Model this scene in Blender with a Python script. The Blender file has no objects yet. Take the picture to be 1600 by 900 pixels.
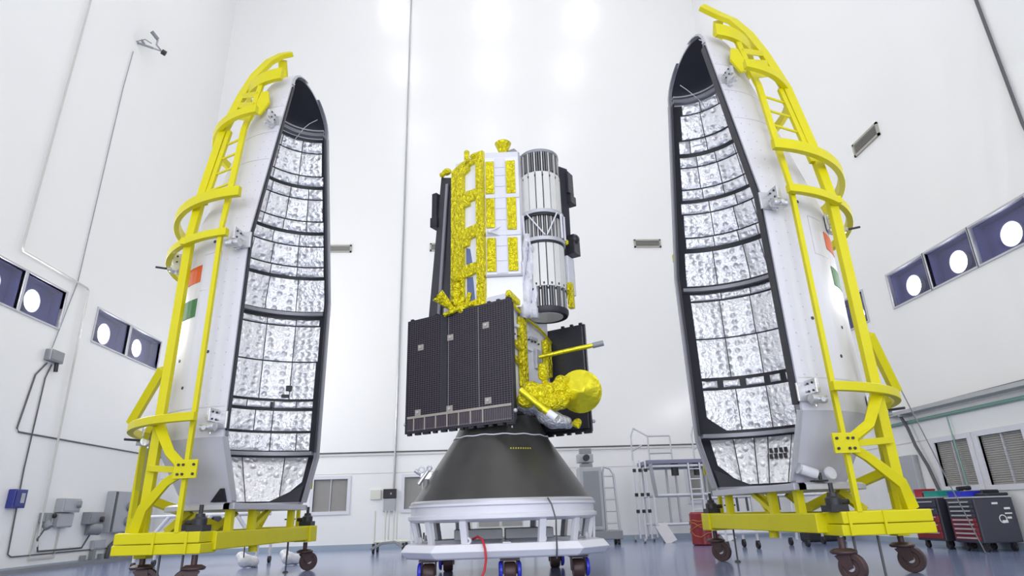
import bpy, bmesh, math, random
from mathutils import Vector, Matrix
random.seed(4)
R = math.radians
PI = math.pi
scene = bpy.context.scene
COL = scene.collection

# ------------------------------------------------------------------ camera
cam_d = bpy.data.cameras.new('camera')
cam = bpy.data.objects.new('camera', cam_d)
COL.objects.link(cam)
scene.camera = cam
F_PX, PITCH, ROLL, YAW, EYE = 962.15, 0.35182, -0.031763, 0.061332, 0.78
cam_d.sensor_width = 36.0
cam_d.lens = F_PX / 1600 * 36.0
cam_d.clip_start = 0.05
cam_d.clip_end = 200
fw = Vector((math.sin(YAW) * math.cos(PITCH), math.cos(YAW) * math.cos(PITCH), math.sin(PITCH)))
rt = Vector((math.cos(YAW), -math.sin(YAW), 0))
up = rt.cross(fw)
rt2 = rt * math.cos(ROLL) + up * math.sin(ROLL)
up2 = up * math.cos(ROLL) - rt * math.sin(ROLL)
mw = Matrix((rt2, up2, -fw)).transposed().to_4x4()
mw.translation = Vector((0, 0, EYE))
cam.matrix_world = mw

# ------------------------------------------------------------------ light and exposure
scene.view_settings.view_transform = 'Standard'
scene.view_settings.look = 'None'
scene.view_settings.gamma = 1
scene.view_settings.use_curve_mapping = False
scene.view_settings.exposure = 0.22
world = bpy.data.worlds.new('world')
scene.world = world
world.use_nodes = True
world.node_tree.nodes['Background'].inputs[0].default_value = (0.9, 0.94, 1, 1)
world.node_tree.nodes['Background'].inputs[1].default_value = 1.0
XL, XR, YB, YF, ZC = -8.9, 8.6, 18.5, -7.0, 24.0
LAMP_POWER = 50
FLOOD_POWER = 85


def area(loc, size, power, rot=(0, 0, 0), color=(1, 1, 1)):
    d = bpy.data.lights.new('ceiling_or_fill_light', 'AREA')
    d.shape = 'RECTANGLE'
    d.size, d.size_y = size
    d.energy = power
    d.color = color
    o = bpy.data.objects.new('ceiling_or_fill_light', d)
    COL.objects.link(o)
    o.location = loc
    o.rotation_euler = rot
    return o


LAMPS = [(x, y) for x in (-3.8, 0.9, 5.3) for y in (-2.5, 3.2, 9.2, 13.2)]
for (x, y) in LAMPS:
    area((x, y, ZC - 0.2), (1.0, 1.0), LAMP_POWER, color=(1, 0.985, 0.96))
# wide frontal fill light added behind the viewer; the wall has no window
area((0, YF + 0.3, 5.2), (16.5, 10), 1220, rot=(R(90), 0, 0), color=(0.93, 0.96, 1))


# ------------------------------------------------------------------ materials
MATS = {}


def mat(name, color, rough=0.5, metal=0.0, bump=0.0, bscale=20.0, var=0.0, vscale=6.0, coat=0.0, emit=0.0,
        spec=0.5, bdist=0.02, detail=4, trans=0.0, stretch=None):
    if name in MATS:
        return MATS[name]
    m = bpy.data.materials.new(name)
    m.use_nodes = True
    nt = m.node_tree
    b = nt.nodes['Principled BSDF']
    b.inputs['Base Color'].default_value = (*color, 1)
    b.inputs['Roughness'].default_value = rough
    b.inputs['Metallic'].default_value = metal
    b.inputs['Coat Weight'].default_value = coat
    b.inputs['Coat Roughness'].default_value = 0.12
    b.inputs['Specular IOR Level'].default_value = spec
    b.inputs['Transmission Weight'].default_value = trans
    if emit:
        b.inputs['Emission Color'].default_value = (*color, 1)
        b.inputs['Emission Strength'].default_value = emit
    tc = nt.nodes.new('ShaderNodeTexCoord')
    src = tc.outputs['Object']
    if stretch:
        mp = nt.nodes.new('ShaderNodeMapping')
        mp.inputs['Scale'].default_value = stretch
        nt.links.new(src, mp.inputs[0])
        src = mp.outputs[0]
    if var or True:
        n = nt.nodes.new('ShaderNodeTexNoise')
        n.inputs['Scale'].default_value = vscale
        n.inputs['Detail'].default_value = 3
        nt.links.new(src, n.inputs['Vector'])
        mx = nt.nodes.new('ShaderNodeMix')
        mx.data_type = 'RGBA'
        v = max(var, 0.015)
        mx.inputs[6].default_value = (*[c * (1 - v) for c in color], 1)
        mx.inputs[7].default_value = (*[min(1, c * (1 + v)) for c in color], 1)
        nt.links.new(n.outputs['Fac'], mx.inputs[0])
        nt.links.new(mx.outputs[2], b.inputs['Base Color'])
    if bump:
        n2 = nt.nodes.new('ShaderNodeTexNoise')
        n2.inputs['Scale'].default_value = bscale
        n2.inputs['Detail'].default_value = detail
        nt.links.new(src, n2.inputs['Vector'])
        bp = nt.nodes.new('ShaderNodeBump')
        bp.inputs['Strength'].default_value = bump
        bp.inputs['Distance'].default_value = bdist
        nt.links.new(n2.outputs['Fac'], bp.inputs['Height'])
        nt.links.new(bp.outputs[0], b.inputs['Normal'])
    MATS[name] = m
    return m


def foil_mat(name, color, rough, scale, bump, dimple=0.0, metal=0.9, dist=0.03):
    """crinkled metal foil, optionally with the soft dimples of quilting"""
    m = bpy.data.materials.new(name)
    m.use_nodes = True
    nt = m.node_tree
    b = nt.nodes['Principled BSDF']
    b.inputs['Base Color'].default_value = (*color, 1)
    b.inputs['Roughness'].default_value = rough
    b.inputs['Metallic'].default_value = metal
    tc = nt.nodes.new('ShaderNodeTexCoord')
    vo = nt.nodes.new('ShaderNodeTexVoronoi')
    vo.inputs['Scale'].default_value = scale
    nt.links.new(tc.outputs['Object'], vo.inputs['Vector'])
    no = nt.nodes.new('ShaderNodeTexNoise')
    no.inputs['Scale'].default_value = scale * 1.3
    no.inputs['Detail'].default_value = 5
    no.inputs['Distortion'].default_value = 1.2
    nt.links.new(tc.outputs['Object'], no.inputs['Vector'])
    ad = nt.nodes.new('ShaderNodeMath')
    ad.operation = 'MULTIPLY_ADD'
    ad.inputs[1].default_value = 0.5
    nt.links.new(vo.outputs['Distance'], ad.inputs[0])
    nt.links.new(no.outputs['Fac'], ad.inputs[2])
    last = ad.outputs[0]
    if dimple:
        v2 = nt.nodes.new('ShaderNodeTexVoronoi')
        v2.inputs['Scale'].default_value = dimple
        v2.inputs['Randomness'].default_value = 0.35
        nt.links.new(tc.outputs['Object'], v2.inputs['Vector'])
        rp = nt.nodes.new('ShaderNodeMapRange')
        rp.inputs[1].default_value = 0.0
        rp.inputs[2].default_value = 0.5
        rp.inputs[3].default_value = -2.2
        rp.inputs[4].default_value = 0.0
        rp.interpolation_type = 'SMOOTHSTEP'
        nt.links.new(v2.outputs['Distance'], rp.inputs[0])
        a2 = nt.nodes.new('ShaderNodeMath')
        a2.operation = 'ADD'
        nt.links.new(last, a2.inputs[0])
        nt.links.new(rp.outputs[0], a2.inputs[1])
        last = a2.outputs[0]
    bp = nt.nodes.new('ShaderNodeBump')
    bp.inputs['Strength'].default_value = bump
    bp.inputs['Distance'].default_value = dist
    nt.links.new(last, bp.inputs['Height'])
    nt.links.new(bp.outputs[0], b.inputs['Normal'])
    MATS[name] = m
    return m


def wall_mat():
    m = mat('wall_paint', (0.90, 0.90, 0.90), rough=0.20, bump=0.10, bscale=1.1, var=0.012, vscale=0.6,
            bdist=0.05, detail=5, stretch=(1, 1, 0.45))
    return m


def floor_mat():
    m = bpy.data.materials.new('floor_epoxy')
    m.use_nodes = True
    nt = m.node_tree
    b = nt.nodes['Principled BSDF']
    tc = nt.nodes.new('ShaderNodeTexCoord')
    n = nt.nodes.new('ShaderNodeTexNoise')
    n.inputs['Scale'].default_value = 0.7
    n.inputs['Detail'].default_value = 4
    nt.links.new(tc.outputs['Object'], n.inputs['Vector'])
    cr = nt.nodes.new('ShaderNodeValToRGB')
    cr.color_ramp.elements[0].position = 0.3
    cr.color_ramp.elements[0].color = (0.19, 0.235, 0.40, 1)
    cr.color_ramp.elements[1].position = 0.7
    cr.color_ramp.elements[1].color = (0.245, 0.295, 0.46, 1)
    nt.links.new(n.outputs['Fac'], cr.inputs[0])
    nt.links.new(cr.outputs[0], b.inputs['Base Color'])
    b.inputs['Roughness'].default_value = 0.16
    n2 = nt.nodes.new('ShaderNodeTexNoise')
    n2.inputs['Scale'].default_value = 3.0
    nt.links.new(tc.outputs['Object'], n2.inputs['Vector'])
    bp = nt.nodes.new('ShaderNodeBump')
    bp.inputs['Strength'].default_value = 0.06
    bp.inputs['Distance'].default_value = 0.02
    nt.links.new(n2.outputs['Fac'], bp.inputs['Height'])
    nt.links.new(bp.outputs[0], b.inputs['Normal'])
    return m


def brick_mat(name, c1, c2, mortar, bw, rh, ms, rough=0.3, axes='xz', offset=0.0, coat=0.3):
    m = bpy.data.materials.new(name)
    m.use_nodes = True
    nt = m.node_tree
    b = nt.nodes['Principled BSDF']
    tc = nt.nodes.new('ShaderNodeTexCoord')
    sp = nt.nodes.new('ShaderNodeSeparateXYZ')
    cb = nt.nodes.new('ShaderNodeCombineXYZ')
    nt.links.new(tc.outputs['Object'], sp.inputs[0])
    ix = {'x': 0, 'y': 1, 'z': 2}
    nt.links.new(sp.outputs[ix[axes[0]]], cb.inputs[0])
    nt.links.new(sp.outputs[ix[axes[1]]], cb.inputs[1])
    br = nt.nodes.new('ShaderNodeTexBrick')
    br.offset = offset
    br.inputs['Color1'].default_value = (*c1, 1)
    br.inputs['Color2'].default_value = (*c2, 1)
    br.inputs['Mortar'].default_value = (*mortar, 1)
    br.inputs['Scale'].default_value = 1
    br.inputs['Mortar Size'].default_value = ms
    br.inputs['Mortar Smooth'].default_value = 0.1
    br.inputs['Brick Width'].default_value = bw
    br.inputs['Row Height'].default_value = rh
    nt.links.new(cb.outputs[0], br.inputs['Vector'])
    nt.links.new(br.outputs['Color'], b.inputs['Base Color'])
    b.inputs['Roughness'].default_value = rough
    b.inputs['Specular IOR Level'].default_value = 0.3
    b.inputs['Coat Weight'].default_value = coat
    return m


M_WALL = wall_mat()
M_FLOOR = floor_mat()
M_CEIL = mat('ceiling_white', (0.85, 0.85, 0.85), 0.7)
M_SKIRT = mat('skirting_blue_grey', (0.36, 0.43, 0.52), 0.35)
M_YEL = mat('yellow_paint', (0.68, 0.61, 0.004), 0.42, var=0.05, vscale=4, bump=0.05, bscale=30, spec=0.35)
M_SHELL = mat('white_shell_paint', (0.66, 0.65, 0.70), 0.42, var=0.02, vscale=2, bump=0.04, bscale=3)
M_BOAT = mat('boat_tail_paint', (0.58, 0.57, 0.64), 0.45, var=0.03, vscale=3)
M_BLACK = mat('black_lining', (0.012, 0.012, 0.022), 0.45, var=0.2, vscale=5)
M_NAVY = mat('nose_lining', (0.022, 0.022, 0.034), 0.5, var=0.2, vscale=3)
M_GREYM = mat('grey_flange', (0.33, 0.33, 0.37), 0.4, 0.4, var=0.06)
M_LGREY = mat('light_grey_metal', (0.55, 0.55, 0.59), 0.38, 0.35, var=0.05)
M_DARK = mat('dark_iron', (0.035, 0.033, 0.04), 0.45, 0.3, var=0.2)
M_BROWN = mat('brown_caster_paint', (0.075, 0.042, 0.042), 0.45, 0.2, var=0.25, vscale=14)
M_RUB = mat('rubber', (0.05, 0.04, 0.045), 0.6, var=0.15)
M_WHITE = mat('white_enamel', (0.74, 0.74, 0.80), 0.3, coat=0.2, var=0.02)
M_CREAM = mat('cream_enamel', (0.74, 0.74, 0.66), 0.35, var=0.03)
M_SILV = mat('silver_bracket', (0.62, 0.62, 0.64), 0.3, 0.7, bump=0.2, bscale=30, var=0.1)
M_ORANGE = mat('flag_orange', (0.66, 0.11, 0.01), 0.6, spec=0.2)
M_GREEN = mat('flag_green', (0.02, 0.17, 0.03), 0.6, spec=0.2)
M_FOIL = foil_mat('silver_quilted_foil', (0.96, 0.96, 0.99), 0.24, 20, 0.5, dimple=8.0, metal=0.62, dist=0.022)
M_FOIL2 = foil_mat('silver_crinkled_foil', (0.90, 0.90, 0.93), 0.2, 30, 0.8, metal=0.9, dist=0.03)
M_GOLD = foil_mat('gold_foil', (0.84, 0.74, 0.02), 0.24, 15, 1.0, metal=0.75, dist=0.05)
M_GOLDS = foil_mat('smooth_gold_foil', (0.78, 0.70, 0.03), 0.28, 6, 0.5, metal=0.7, dist=0.03)
M_MLI = mat('white_blanket', (0.76, 0.76, 0.82), 0.35, bump=0.7, bscale=9, bdist=0.04, var=0.05)
M_OSR = mat('white_radiator', (0.84, 0.84, 0.88), 0.25, var=0.02, coat=0.3)
M_OSRG = mat('grey_radiator', (0.72, 0.72, 0.79), 0.3, var=0.04, vscale=14)
M_CONE = mat('dark_composite', (0.050, 0.048, 0.046), 0.36, 0.15, var=0.35, vscale=2.2, bump=0.03, bscale=60, coat=0.1)
M_BLANKD = mat('black_panel_film', (0.03, 0.03, 0.04), 0.35, bump=0.25, bscale=12, var=0.2)
M_SOLAR = brick_mat('solar_cells', (0.010, 0.007, 0.015), (0.018, 0.013, 0.024), (0.12, 0.105, 0.12), 0.047, 0.031, 0.0028, rough=0.5, coat=0.0)
M_SOLB = brick_mat('solar_cell_backs', (0.03, 0.022, 0.034), (0.045, 0.035, 0.05), (0.20, 0.17, 0.18), 0.03, 0.5, 0.004)
M_TAN = mat('tan_contact_patch', (0.40, 0.36, 0.31), 0.5, var=0.15, vscale=30)
M_BLUESTRIP = mat('blue_grey_mirror_strip', (0.14, 0.18, 0.38), 0.2, 0.3, var=0.2)
M_ROD = mat('rod_ivory', (0.74, 0.73, 0.70), 0.4, var=0.04)
M_RODD = mat('rod_grey', (0.22, 0.22, 0.23), 0.4, 0.2, var=0.1)
M_BLUE = mat('blue_plastic', (0.03, 0.04, 0.55), 0.4)
M_DBLUE = mat('dark_blue_plastic', (0.03, 0.04, 0.25), 0.35, var=0.1)
M_TEAL = mat('teal_plastic', (0.02, 0.33, 0.28), 0.4)
M_RED = mat('red_paint', (0.26, 0.012, 0.022), 0.35, coat=0.2)
M_REDP = mat('red_plastic', (0.45, 0.03, 0.05), 0.4)
M_CORD = mat('red_cord', (0.55, 0.02, 0.03), 0.5)
M_CHEST = mat('dark_chest_paint', (0.045, 0.045, 0.065), 0.4, var=0.1)
M_BOX = mat('grey_box_paint', (0.27, 0.28, 0.30), 0.42, 0.1, var=0.05)
M_LBOX = mat('pale_grey_box_paint', (0.44, 0.45, 0.48), 0.42, 0.1, var=0.04)
M_CABLE = mat('grey_cable', (0.10, 0.10, 0.11), 0.5)
M_PIPE = mat('pale_conduit', (0.60, 0.59, 0.56), 0.4, var=0.04)
M_GPIPE = mat('green_pipe_paint', (0.22, 0.40, 0.34), 0.4)
M_STEEL = mat('galvanised_steel', (0.45, 0.46, 0.48), 0.35, 0.6, var=0.1)
M_LOUV = mat('grey_louvre', (0.36, 0.35, 0.33), 0.45, var=0.06)
M_VENT = mat('beige_vent', (0.42, 0.41, 0.36), 0.5, var=0.06)
M_BAYIN = mat('lamp_recess', (0.10, 0.10, 0.26), 0.35, var=0.4, vscale=1.6)
M_LAMP = mat('flood_lamp_glow', (1.0, 1.0, 1.0), 0.5, emit=9)
M_CEILLAMP = mat('ceiling_lamp_glow', (1.0, 0.985, 0.96), 0.5, emit=2.5)
M_STRAP = mat('grey_strap', (0.38, 0.37, 0.35), 0.6)
M_YLINE = mat('yellow_marking', (0.45, 0.40, 0.03), 0.5)
M_PAPER = mat('white_sticker', (0.8, 0.8, 0.8), 0.6)
M_PLAT = mat('platform_deck', (0.22, 0.22, 0.33), 0.45, var=0.05)


def glass_mat():
    m = bpy.data.materials.new('pane_glass')
    m.use_nodes = True
    nt = m.node_tree
    nt.nodes.clear()
    out = nt.nodes.new('ShaderNodeOutputMaterial')
    tr = nt.nodes.new('ShaderNodeBsdfTransparent')
    tr.inputs[0].default_value = (0.92, 0.93, 1.0, 1)
    gl = nt.nodes.new('ShaderNodeBsdfGlossy')
    gl.inputs['Roughness'].default_value = 0.05
    lw_ = nt.nodes.new('ShaderNodeLayerWeight')
    pw = nt.nodes.new('ShaderNodeMath')
    pw.operation = 'POWER'
    pw.inputs[1].default_value = 4
    nt.links.new(lw_.outputs['Facing'], pw.inputs[0])
    fr = nt.nodes.new('ShaderNodeMath')
    fr.operation = 'MULTIPLY_ADD'
    fr.inputs[1].default_value = 0.5
    fr.inputs[2].default_value = 0.04
    nt.links.new(pw.outputs[0], fr.inputs[0])
    mx = nt.nodes.new('ShaderNodeMixShader')
    nt.links.new(fr.outputs[0], mx.inputs[0])
    nt.links.new(tr.outputs[0], mx.inputs[1])
    nt.links.new(gl.outputs[0], mx.inputs[2])
    nt.links.new(mx.outputs[0], out.inputs[0])
    return m


M_GLASS = glass_mat()


# ------------------------------------------------------------------ mesh builder
class MB:
    def __init__(self):
        self.bm = bmesh.new()

    def hexa(self, pts):
        """8 corners: four of one end, then the matching four of the other"""
        v = [self.bm.verts.new(p) for p in pts]
        for f in ((0, 1, 2, 3), (7, 6, 5, 4), (0, 4, 5, 1), (1, 5, 6, 2), (2, 6, 7, 3), (3, 7, 4, 0)):
            self.bm.faces.new([v[i] for i in f])
        return self

    def box(self, c, s, rz=0.0, rot=None):
        M = rot if rot else Matrix.Rotation(rz, 3, 'Z')
        c = Vector(c)
        pts = []
        for sx in (-1, 1):
            for (sy, sz) in ((-1, -1), (1, -1), (1, 1), (-1, 1)):
                pts.append(c + M @ Vector((sx * s[0] / 2, sy * s[1] / 2, sz * s[2] / 2)))
        return self.hexa(pts)

    def b2(self, p, q):
        """axis-aligned box from corner to corner"""
        return self.box([(a + b) / 2 for a, b in zip(p, q)], [abs(a - b) for a, b in zip(p, q)])

    def sweep(self, pts, w, h, side=(1, 0, 0), closed=False):
        """rectangular section swept along a polyline; w is measured along side"""
        P = [Vector(p) for p in pts]
        n = len(P)
        sd = Vector(side)
        rings = []
        for i in range(n):
            a = P[max(i - 1, 0)]
            b = P[min(i + 1, n - 1)]
            t = (b - a).normalized()
            s0 = sd if not callable(side) else side(P[i])
            s = (s0 - t * s0.dot(t)).normalized()
            u = t.cross(s)
            wi = w[i] if isinstance(w, (list, tuple)) else w
            rings.append([self.bm.verts.new(P[i] + s * (a1 * wi / 2) + u * (b1 * h / 2)) for a1, b1 in ((-1, -1), (1, -1), (1, 1), (-1, 1))])
        for i in range(n - 1):
            for k in range(4):
                self.bm.faces.new([rings[i][k], rings[i][(k + 1) % 4], rings[i + 1][(k + 1) % 4], rings[i + 1][k]])
        self.bm.faces.new(rings[0][::-1])
        self.bm.faces.new(rings[-1])
        return self

    def tube(self, pts, r, seg=8, r2=None, cap=True):
        P = [Vector(p) for p in pts]
        n = len(P)
        rings = []
        prev = None
        for i in range(n):
            t = (P[min(i + 1, n - 1)] - P[max(i - 1, 0)]).normalized()
            ref = prev if prev is not None else (Vector((0, 0, 1)) if abs(t.z) < 0.9 else Vector((1, 0, 0)))
            s = (ref - t * ref.dot(t)).normalized()
            prev = s
            u = t.cross(s)
            ri = r if r2 is None else r + (r2 - r) * i / (n - 1)
            rings.append([self.bm.verts.new(P[i] + (s * math.cos(2 * PI * k / seg) + u * math.sin(2 * PI * k / seg)) * ri) for k in range(seg)])
        for i in range(n - 1):
            for k in range(seg):
                self.bm.faces.new([rings[i][k], rings[i][(k + 1) % seg], rings[i + 1][(k + 1) % seg], rings[i + 1][k]])
        if cap:
            self.bm.faces.new(rings[0][::-1])
            self.bm.faces.new(rings[-1])
        return self

    def lathe(self, prof, c=(0, 0, 0), a0=0.0, a1=2 * PI, seg=48, closed_prof=False, axis=None):
        """prof: list of (r, z); full or partial turn"""
        c = Vector(c)
        full = abs(a1 - a0 - 2 * PI) < 1e-6
        na = seg if full else seg + 1
        rows = []
        Q = Matrix.Identity(3)
        if axis is not None:
            Q = Vector((0, 0, 1)).rotation_difference(Vector(axis)).to_matrix()
        for (r, z) in prof:
            if r < 1e-5:
                v = self.bm.verts.new(c + Q @ Vector((0, 0, z)))
                rows.append([v] * na)
            else:
                rows.append([self.bm.verts.new(c + Q @ Vector((r * math.cos(a0 + (a1 - a0) * k / seg), r * math.sin(a0 + (a1 - a0) * k / seg), z))) for k in range(na)])
        m = len(prof)
        for i in range(m if closed_prof else m - 1):
            A, B = rows[i], rows[(i + 1) % m]
            for k in range(na if full else na - 1):
                f = []
                for v in (A[k], A[(k + 1) % na], B[(k + 1) % na], B[k]):
                    if v not in f:
                        f.append(v)
                if len(f) >= 3:
                    try:
                        self.bm.faces.new(f)
                    except ValueError:
                        pass
        if not full and closed_prof:
            for k in (0, na - 1):
                f = []
                for rw in rows:
                    if rw[k] not in f:
                        f.append(rw[k])
                try:
                    self.bm.faces.new(f if k else f[::-1])
                except ValueError:
                    pass
        return self

    def cyl(self, p, q, r, seg=16, r2=None):
        return self.tube([p, q], r, seg, r2)

    def ball(self, c, r, seg=12, sc=(1, 1, 1)):
        m = Matrix.Translation(Vector(c)) @ Matrix.Diagonal((*[s * r for s in sc], 1))
        bmesh.ops.create_uvsphere(self.bm, u_segments=seg, v_segments=max(6, seg // 2 + 2), radius=1, matrix=m)
        return self

    def poly(self, pts, th, nrm):
        """flat polygon given thickness th along nrm"""
        n = Vector(nrm).normalized() * th
        a = [self.bm.verts.new(Vector(p)) for p in pts]
        b = [self.bm.verts.new(Vector(p) + n) for p in pts]
        self.bm.faces.new(a)
        self.bm.faces.new(b[::-1])
        for i in range(len(a)):
            j = (i + 1) % len(a)
            self.bm.faces.new([a[i], b[i], b[j], a[j]])
        return self

    def build(self, name, m, parent=None, bev=0.0, smooth=None, label=None):
        bmesh.ops.recalc_face_normals(self.bm, faces=self.bm.faces[:])
        me = bpy.data.meshes.new(name)
        self.bm.to_mesh(me)
        self.bm.free()
        me.materials.append(m)
        if smooth:
            me.polygons.foreach_set('use_smooth', [True] * len(me.polygons))
            me.set_sharp_from_angle(angle=R(smooth))
        o = bpy.data.objects.new(name, me)
        COL.objects.link(o)
        if parent is not None:
            o.parent = parent
        if bev:
            bv = o.modifiers.new('bevel', 'BEVEL')
            bv.width = bev
            bv.segments = 2
            bv.limit_method = 'ANGLE'
        if label:
            o['label'] = label
        return o


def thing(name, label, cat, loc=(0, 0, 0), rz=0.0, group=None):
    o = bpy.data.objects.new(name, None)
    o.empty_display_size = 0.2
    COL.objects.link(o)
    o.location = loc
    o.rotation_euler = (0, 0, rz)
    o['label'] = label
    o['category'] = cat
    if group:
        o['group'] = group
    return o


def tag(o, label, cat, group=None):
    o['label'] = label
    o['category'] = cat
    if group:
        o['group'] = group
    return o


def struct(name, mb, m, parent=None, **k):
    o = mb.build(name, m, parent, **k)
    o['kind'] = 'structure'
    return o


def copy_tree(o, parent=None):
    c = o.copy()
    COL.objects.link(c)
    if parent is not None:
        c.parent = parent
    for ch in [x for x in bpy.data.objects if x.parent == o]:
        copy_tree(ch, c)
    return c


# ------------------------------------------------------------------ room
struct('floor', MB().b2((XL - 0.3, YF - 0.3, -0.2), (XR + 0.3, YB + 0.3, 0)), M_FLOOR)
struct('ceiling', MB().b2((XL - 0.3, YF - 0.3, ZC), (XR + 0.3, YB + 0.3, ZC + 0.2)), M_CEIL)
struct('wall_front', MB().b2((XL - 0.3, YF - 0.2, 0), (XR + 0.3, YF, ZC)), M_WALL)


def holed(axis, val, th, a0, a1, holes):
    """wall slab at axis=val, spanning a0..a1 and 0..ZC, with rectangular holes (a,b,z0,z1)"""
    mb = MB()
    xs = sorted({a0, a1, *[h[0] for h in holes], *[h[1] for h in holes]})
    zs = sorted({0.0, ZC, *[h[2] for h in holes], *[h[3] for h in holes]})
    for i in range(len(xs) - 1):
        run = None
        for j in range(len(zs) - 1):
            cx, cz = (xs[i] + xs[i + 1]) / 2, (zs[j] + zs[j + 1]) / 2
            if any(h[0] < cx < h[1] and h[2] < cz < h[3] for h in holes):
                continue
            if axis == 'x':
                mb.b2((val, xs[i], zs[j]), (val + th, xs[i + 1], zs[j + 1]))
            else:
                mb.b2((xs[i], val, zs[j]), (xs[i + 1], val + th, zs[j + 1]))
    bmesh.ops.remove_doubles(mb.bm, verts=mb.bm.verts[:], dist=1e-5)
    # drop the coincident inner faces between neighbouring cells
    seen = {}
    for f in mb.bm.faces:
        seen.setdefault(tuple(sorted(v.index for v in f.verts)), []).append(f)
    mb.bm.verts.index_update()
    seen = {}
    for f in mb.bm.faces:
        seen.setdefault(tuple(sorted(v.index for v in f.verts)), []).append(f)
    bad = [f for fs in seen.values() if len(fs) > 1 for f in fs]
    bmesh.ops.delete(mb.bm, geom=bad, context='FACES')
    return mb


LB = [(14.25, 15.66, 4.84, 5.62), (15.74, 17.30, 4.84, 5.62), (11.86, 13.06, 4.78, 5.58), (10.60, 11.79, 4.78, 5.58), (6.2, 7.4, 4.78, 5.58), (2.8, 4.0, 4.78, 5.58)]
RB = [(10.52, 11.62, 4.54, 5.23), (9.37, 10.47, 4.54, 5.23), (8.15, 9.32, 4.54, 5.23), (12.53, 13.55, 4.54, 5.23), (4.6, 5.7, 4.54, 5.23), (1.8, 2.9, 4.54, 5.23)]
RW = [(10.66, 11.50, 1.02, 1.80), (9.50, 10.42, 1.00, 1.80)]
BW = [(-4.64, -3.70, 1.00, 1.86), (-2.10, -1.10, 1.00, 1.86), (6.10, 6.98, 1.00, 1.86)]
struct('wall_left', holed('x', XL - 0.3, 0.3, YF, YB + 0.3, LB), M_WALL)
struct('wall_right', holed('x', XR, 0.3, YF, YB + 0.3, RB + RW), M_WALL)
struct('wall_back', holed('y', YB, 0.3, XL, XR, BW), M_WALL)
struct('baseboard_left', MB().b2((XL, YF, 0), (XL + 0.02, YB, 0.11)), M_SKIRT)
struct('baseboard_right', MB().b2((XR - 0.02, YF, 0), (XR, YB, 0.11)), M_SKIRT)
struct('baseboard_back', MB().b2((XL, YB - 0.02, 0), (XR, YB, 0.13)), M_SKIRT)

# windows that hold a flood lamp in each bay
wn = [0]


def lamp_bay(side, y0, y1, z0, z1, ly, lz, lr, lab, grp):
    wn[0] += 1
    s = -1 if side == 'L' else 1
    xw = XL if side == 'L' else XR
    fr = MB()
    f = 0.035
    xa, xb = xw - s * 0.025, xw + s * 0.06
    for p, q in (((xa, y0 - f, z0 - f), (xb, y1 + f, z0)), ((xa, y0 - f, z1), (xb, y1 + f, z1 + f)),
                 ((xa, y0 - f, z0), (xb, y0, z1)), ((xa, y1, z0), (xb, y1 + f, z1))):
        fr.b2(p, q)
    w = struct('window_%d' % wn[0], fr, M_LGREY)
    rc = MB()
    d = s * 0.26
    t = s * 0.02
    rc.b2((xw + d, y0, z0), (xw + d + t, y1, z1))
    rc.b2((xw + s * .06, y0 - .02, z0 - .02), (xw + d + t, y0, z1 + .02))
    rc.b2((xw + s * .06, y1, z0 - .02), (xw + d + t, y1 + .02, z1 + .02))
    rc.b2((xw + s * .06, y0, z0 - .02), (xw + d + t, y1, z0))
    rc.b2((xw + s * .06, y0, z1), (xw + d + t, y1, z1 + .02))
    rc.build('window_recess', M_BAYIN, w)
    ip = MB()
    g = 0.006
    ip.b2((xw + s * .06, y0 + .001, z0 + .001), (xw + d, y0 + g, z1 - .001))
    ip.b2((xw + s * .06, y1 - g, z0 + .001), (xw + d, y1 - .001, z1 - .001))
    ip.b2((xw + s * .06, y0, z0 + .001), (xw + d, y1, z0 + g))
    ip.b2((xw + s * .06, y0, z1 - g), (xw + d, y1, z1 - .001))
    ip.build('recess_lining', M_BAYIN, w)
    MB().b2((xw + s * .03, y0, z0), (xw + s * .036, y1, z1)).build('window_pane', M_GLASS, w)
    t_ = thing('flood_lamp', lab, 'lamp', (xw + s * 0.25, ly, lz), 0, grp)
    MB().lathe([(0.05, 0.0), (lr * .8, 0.03), (lr, 0.15), (lr * .94, 0.15), (lr * .7, 0.05), (0, 0.04)], axis=(-s, 0, 0), seg=28).build('reflector', M_LGREY, t_, smooth=40)
    ld_ = bpy.data.lights.new('flood_lamp_light', 'AREA')
    ld_.shape = 'DISK'
    ld_.size = lr * 1.8
    ld_.energy = FLOOD_POWER * (0.3 if y1 < 8 else 1.0 if side == 'L' else 0.3)
    lo_ = bpy.data.objects.new('flood_lamp_light', ld_)
    COL.objects.link(lo_)
    lo_.location = (xw + s * 0.02, ly, lz)

    lo_.rotation_euler = (0, R(-90) * s * -1, 0)
    MB().lathe([(0, 0.185), (lr * .55, 0.175), (lr * .93, 0.13), (lr * .9, 0.10), (0, 0.10)], axis=(-s, 0, 0), seg=28).build('glowing_lens', M_LAMP, t_, smooth=40)


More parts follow.
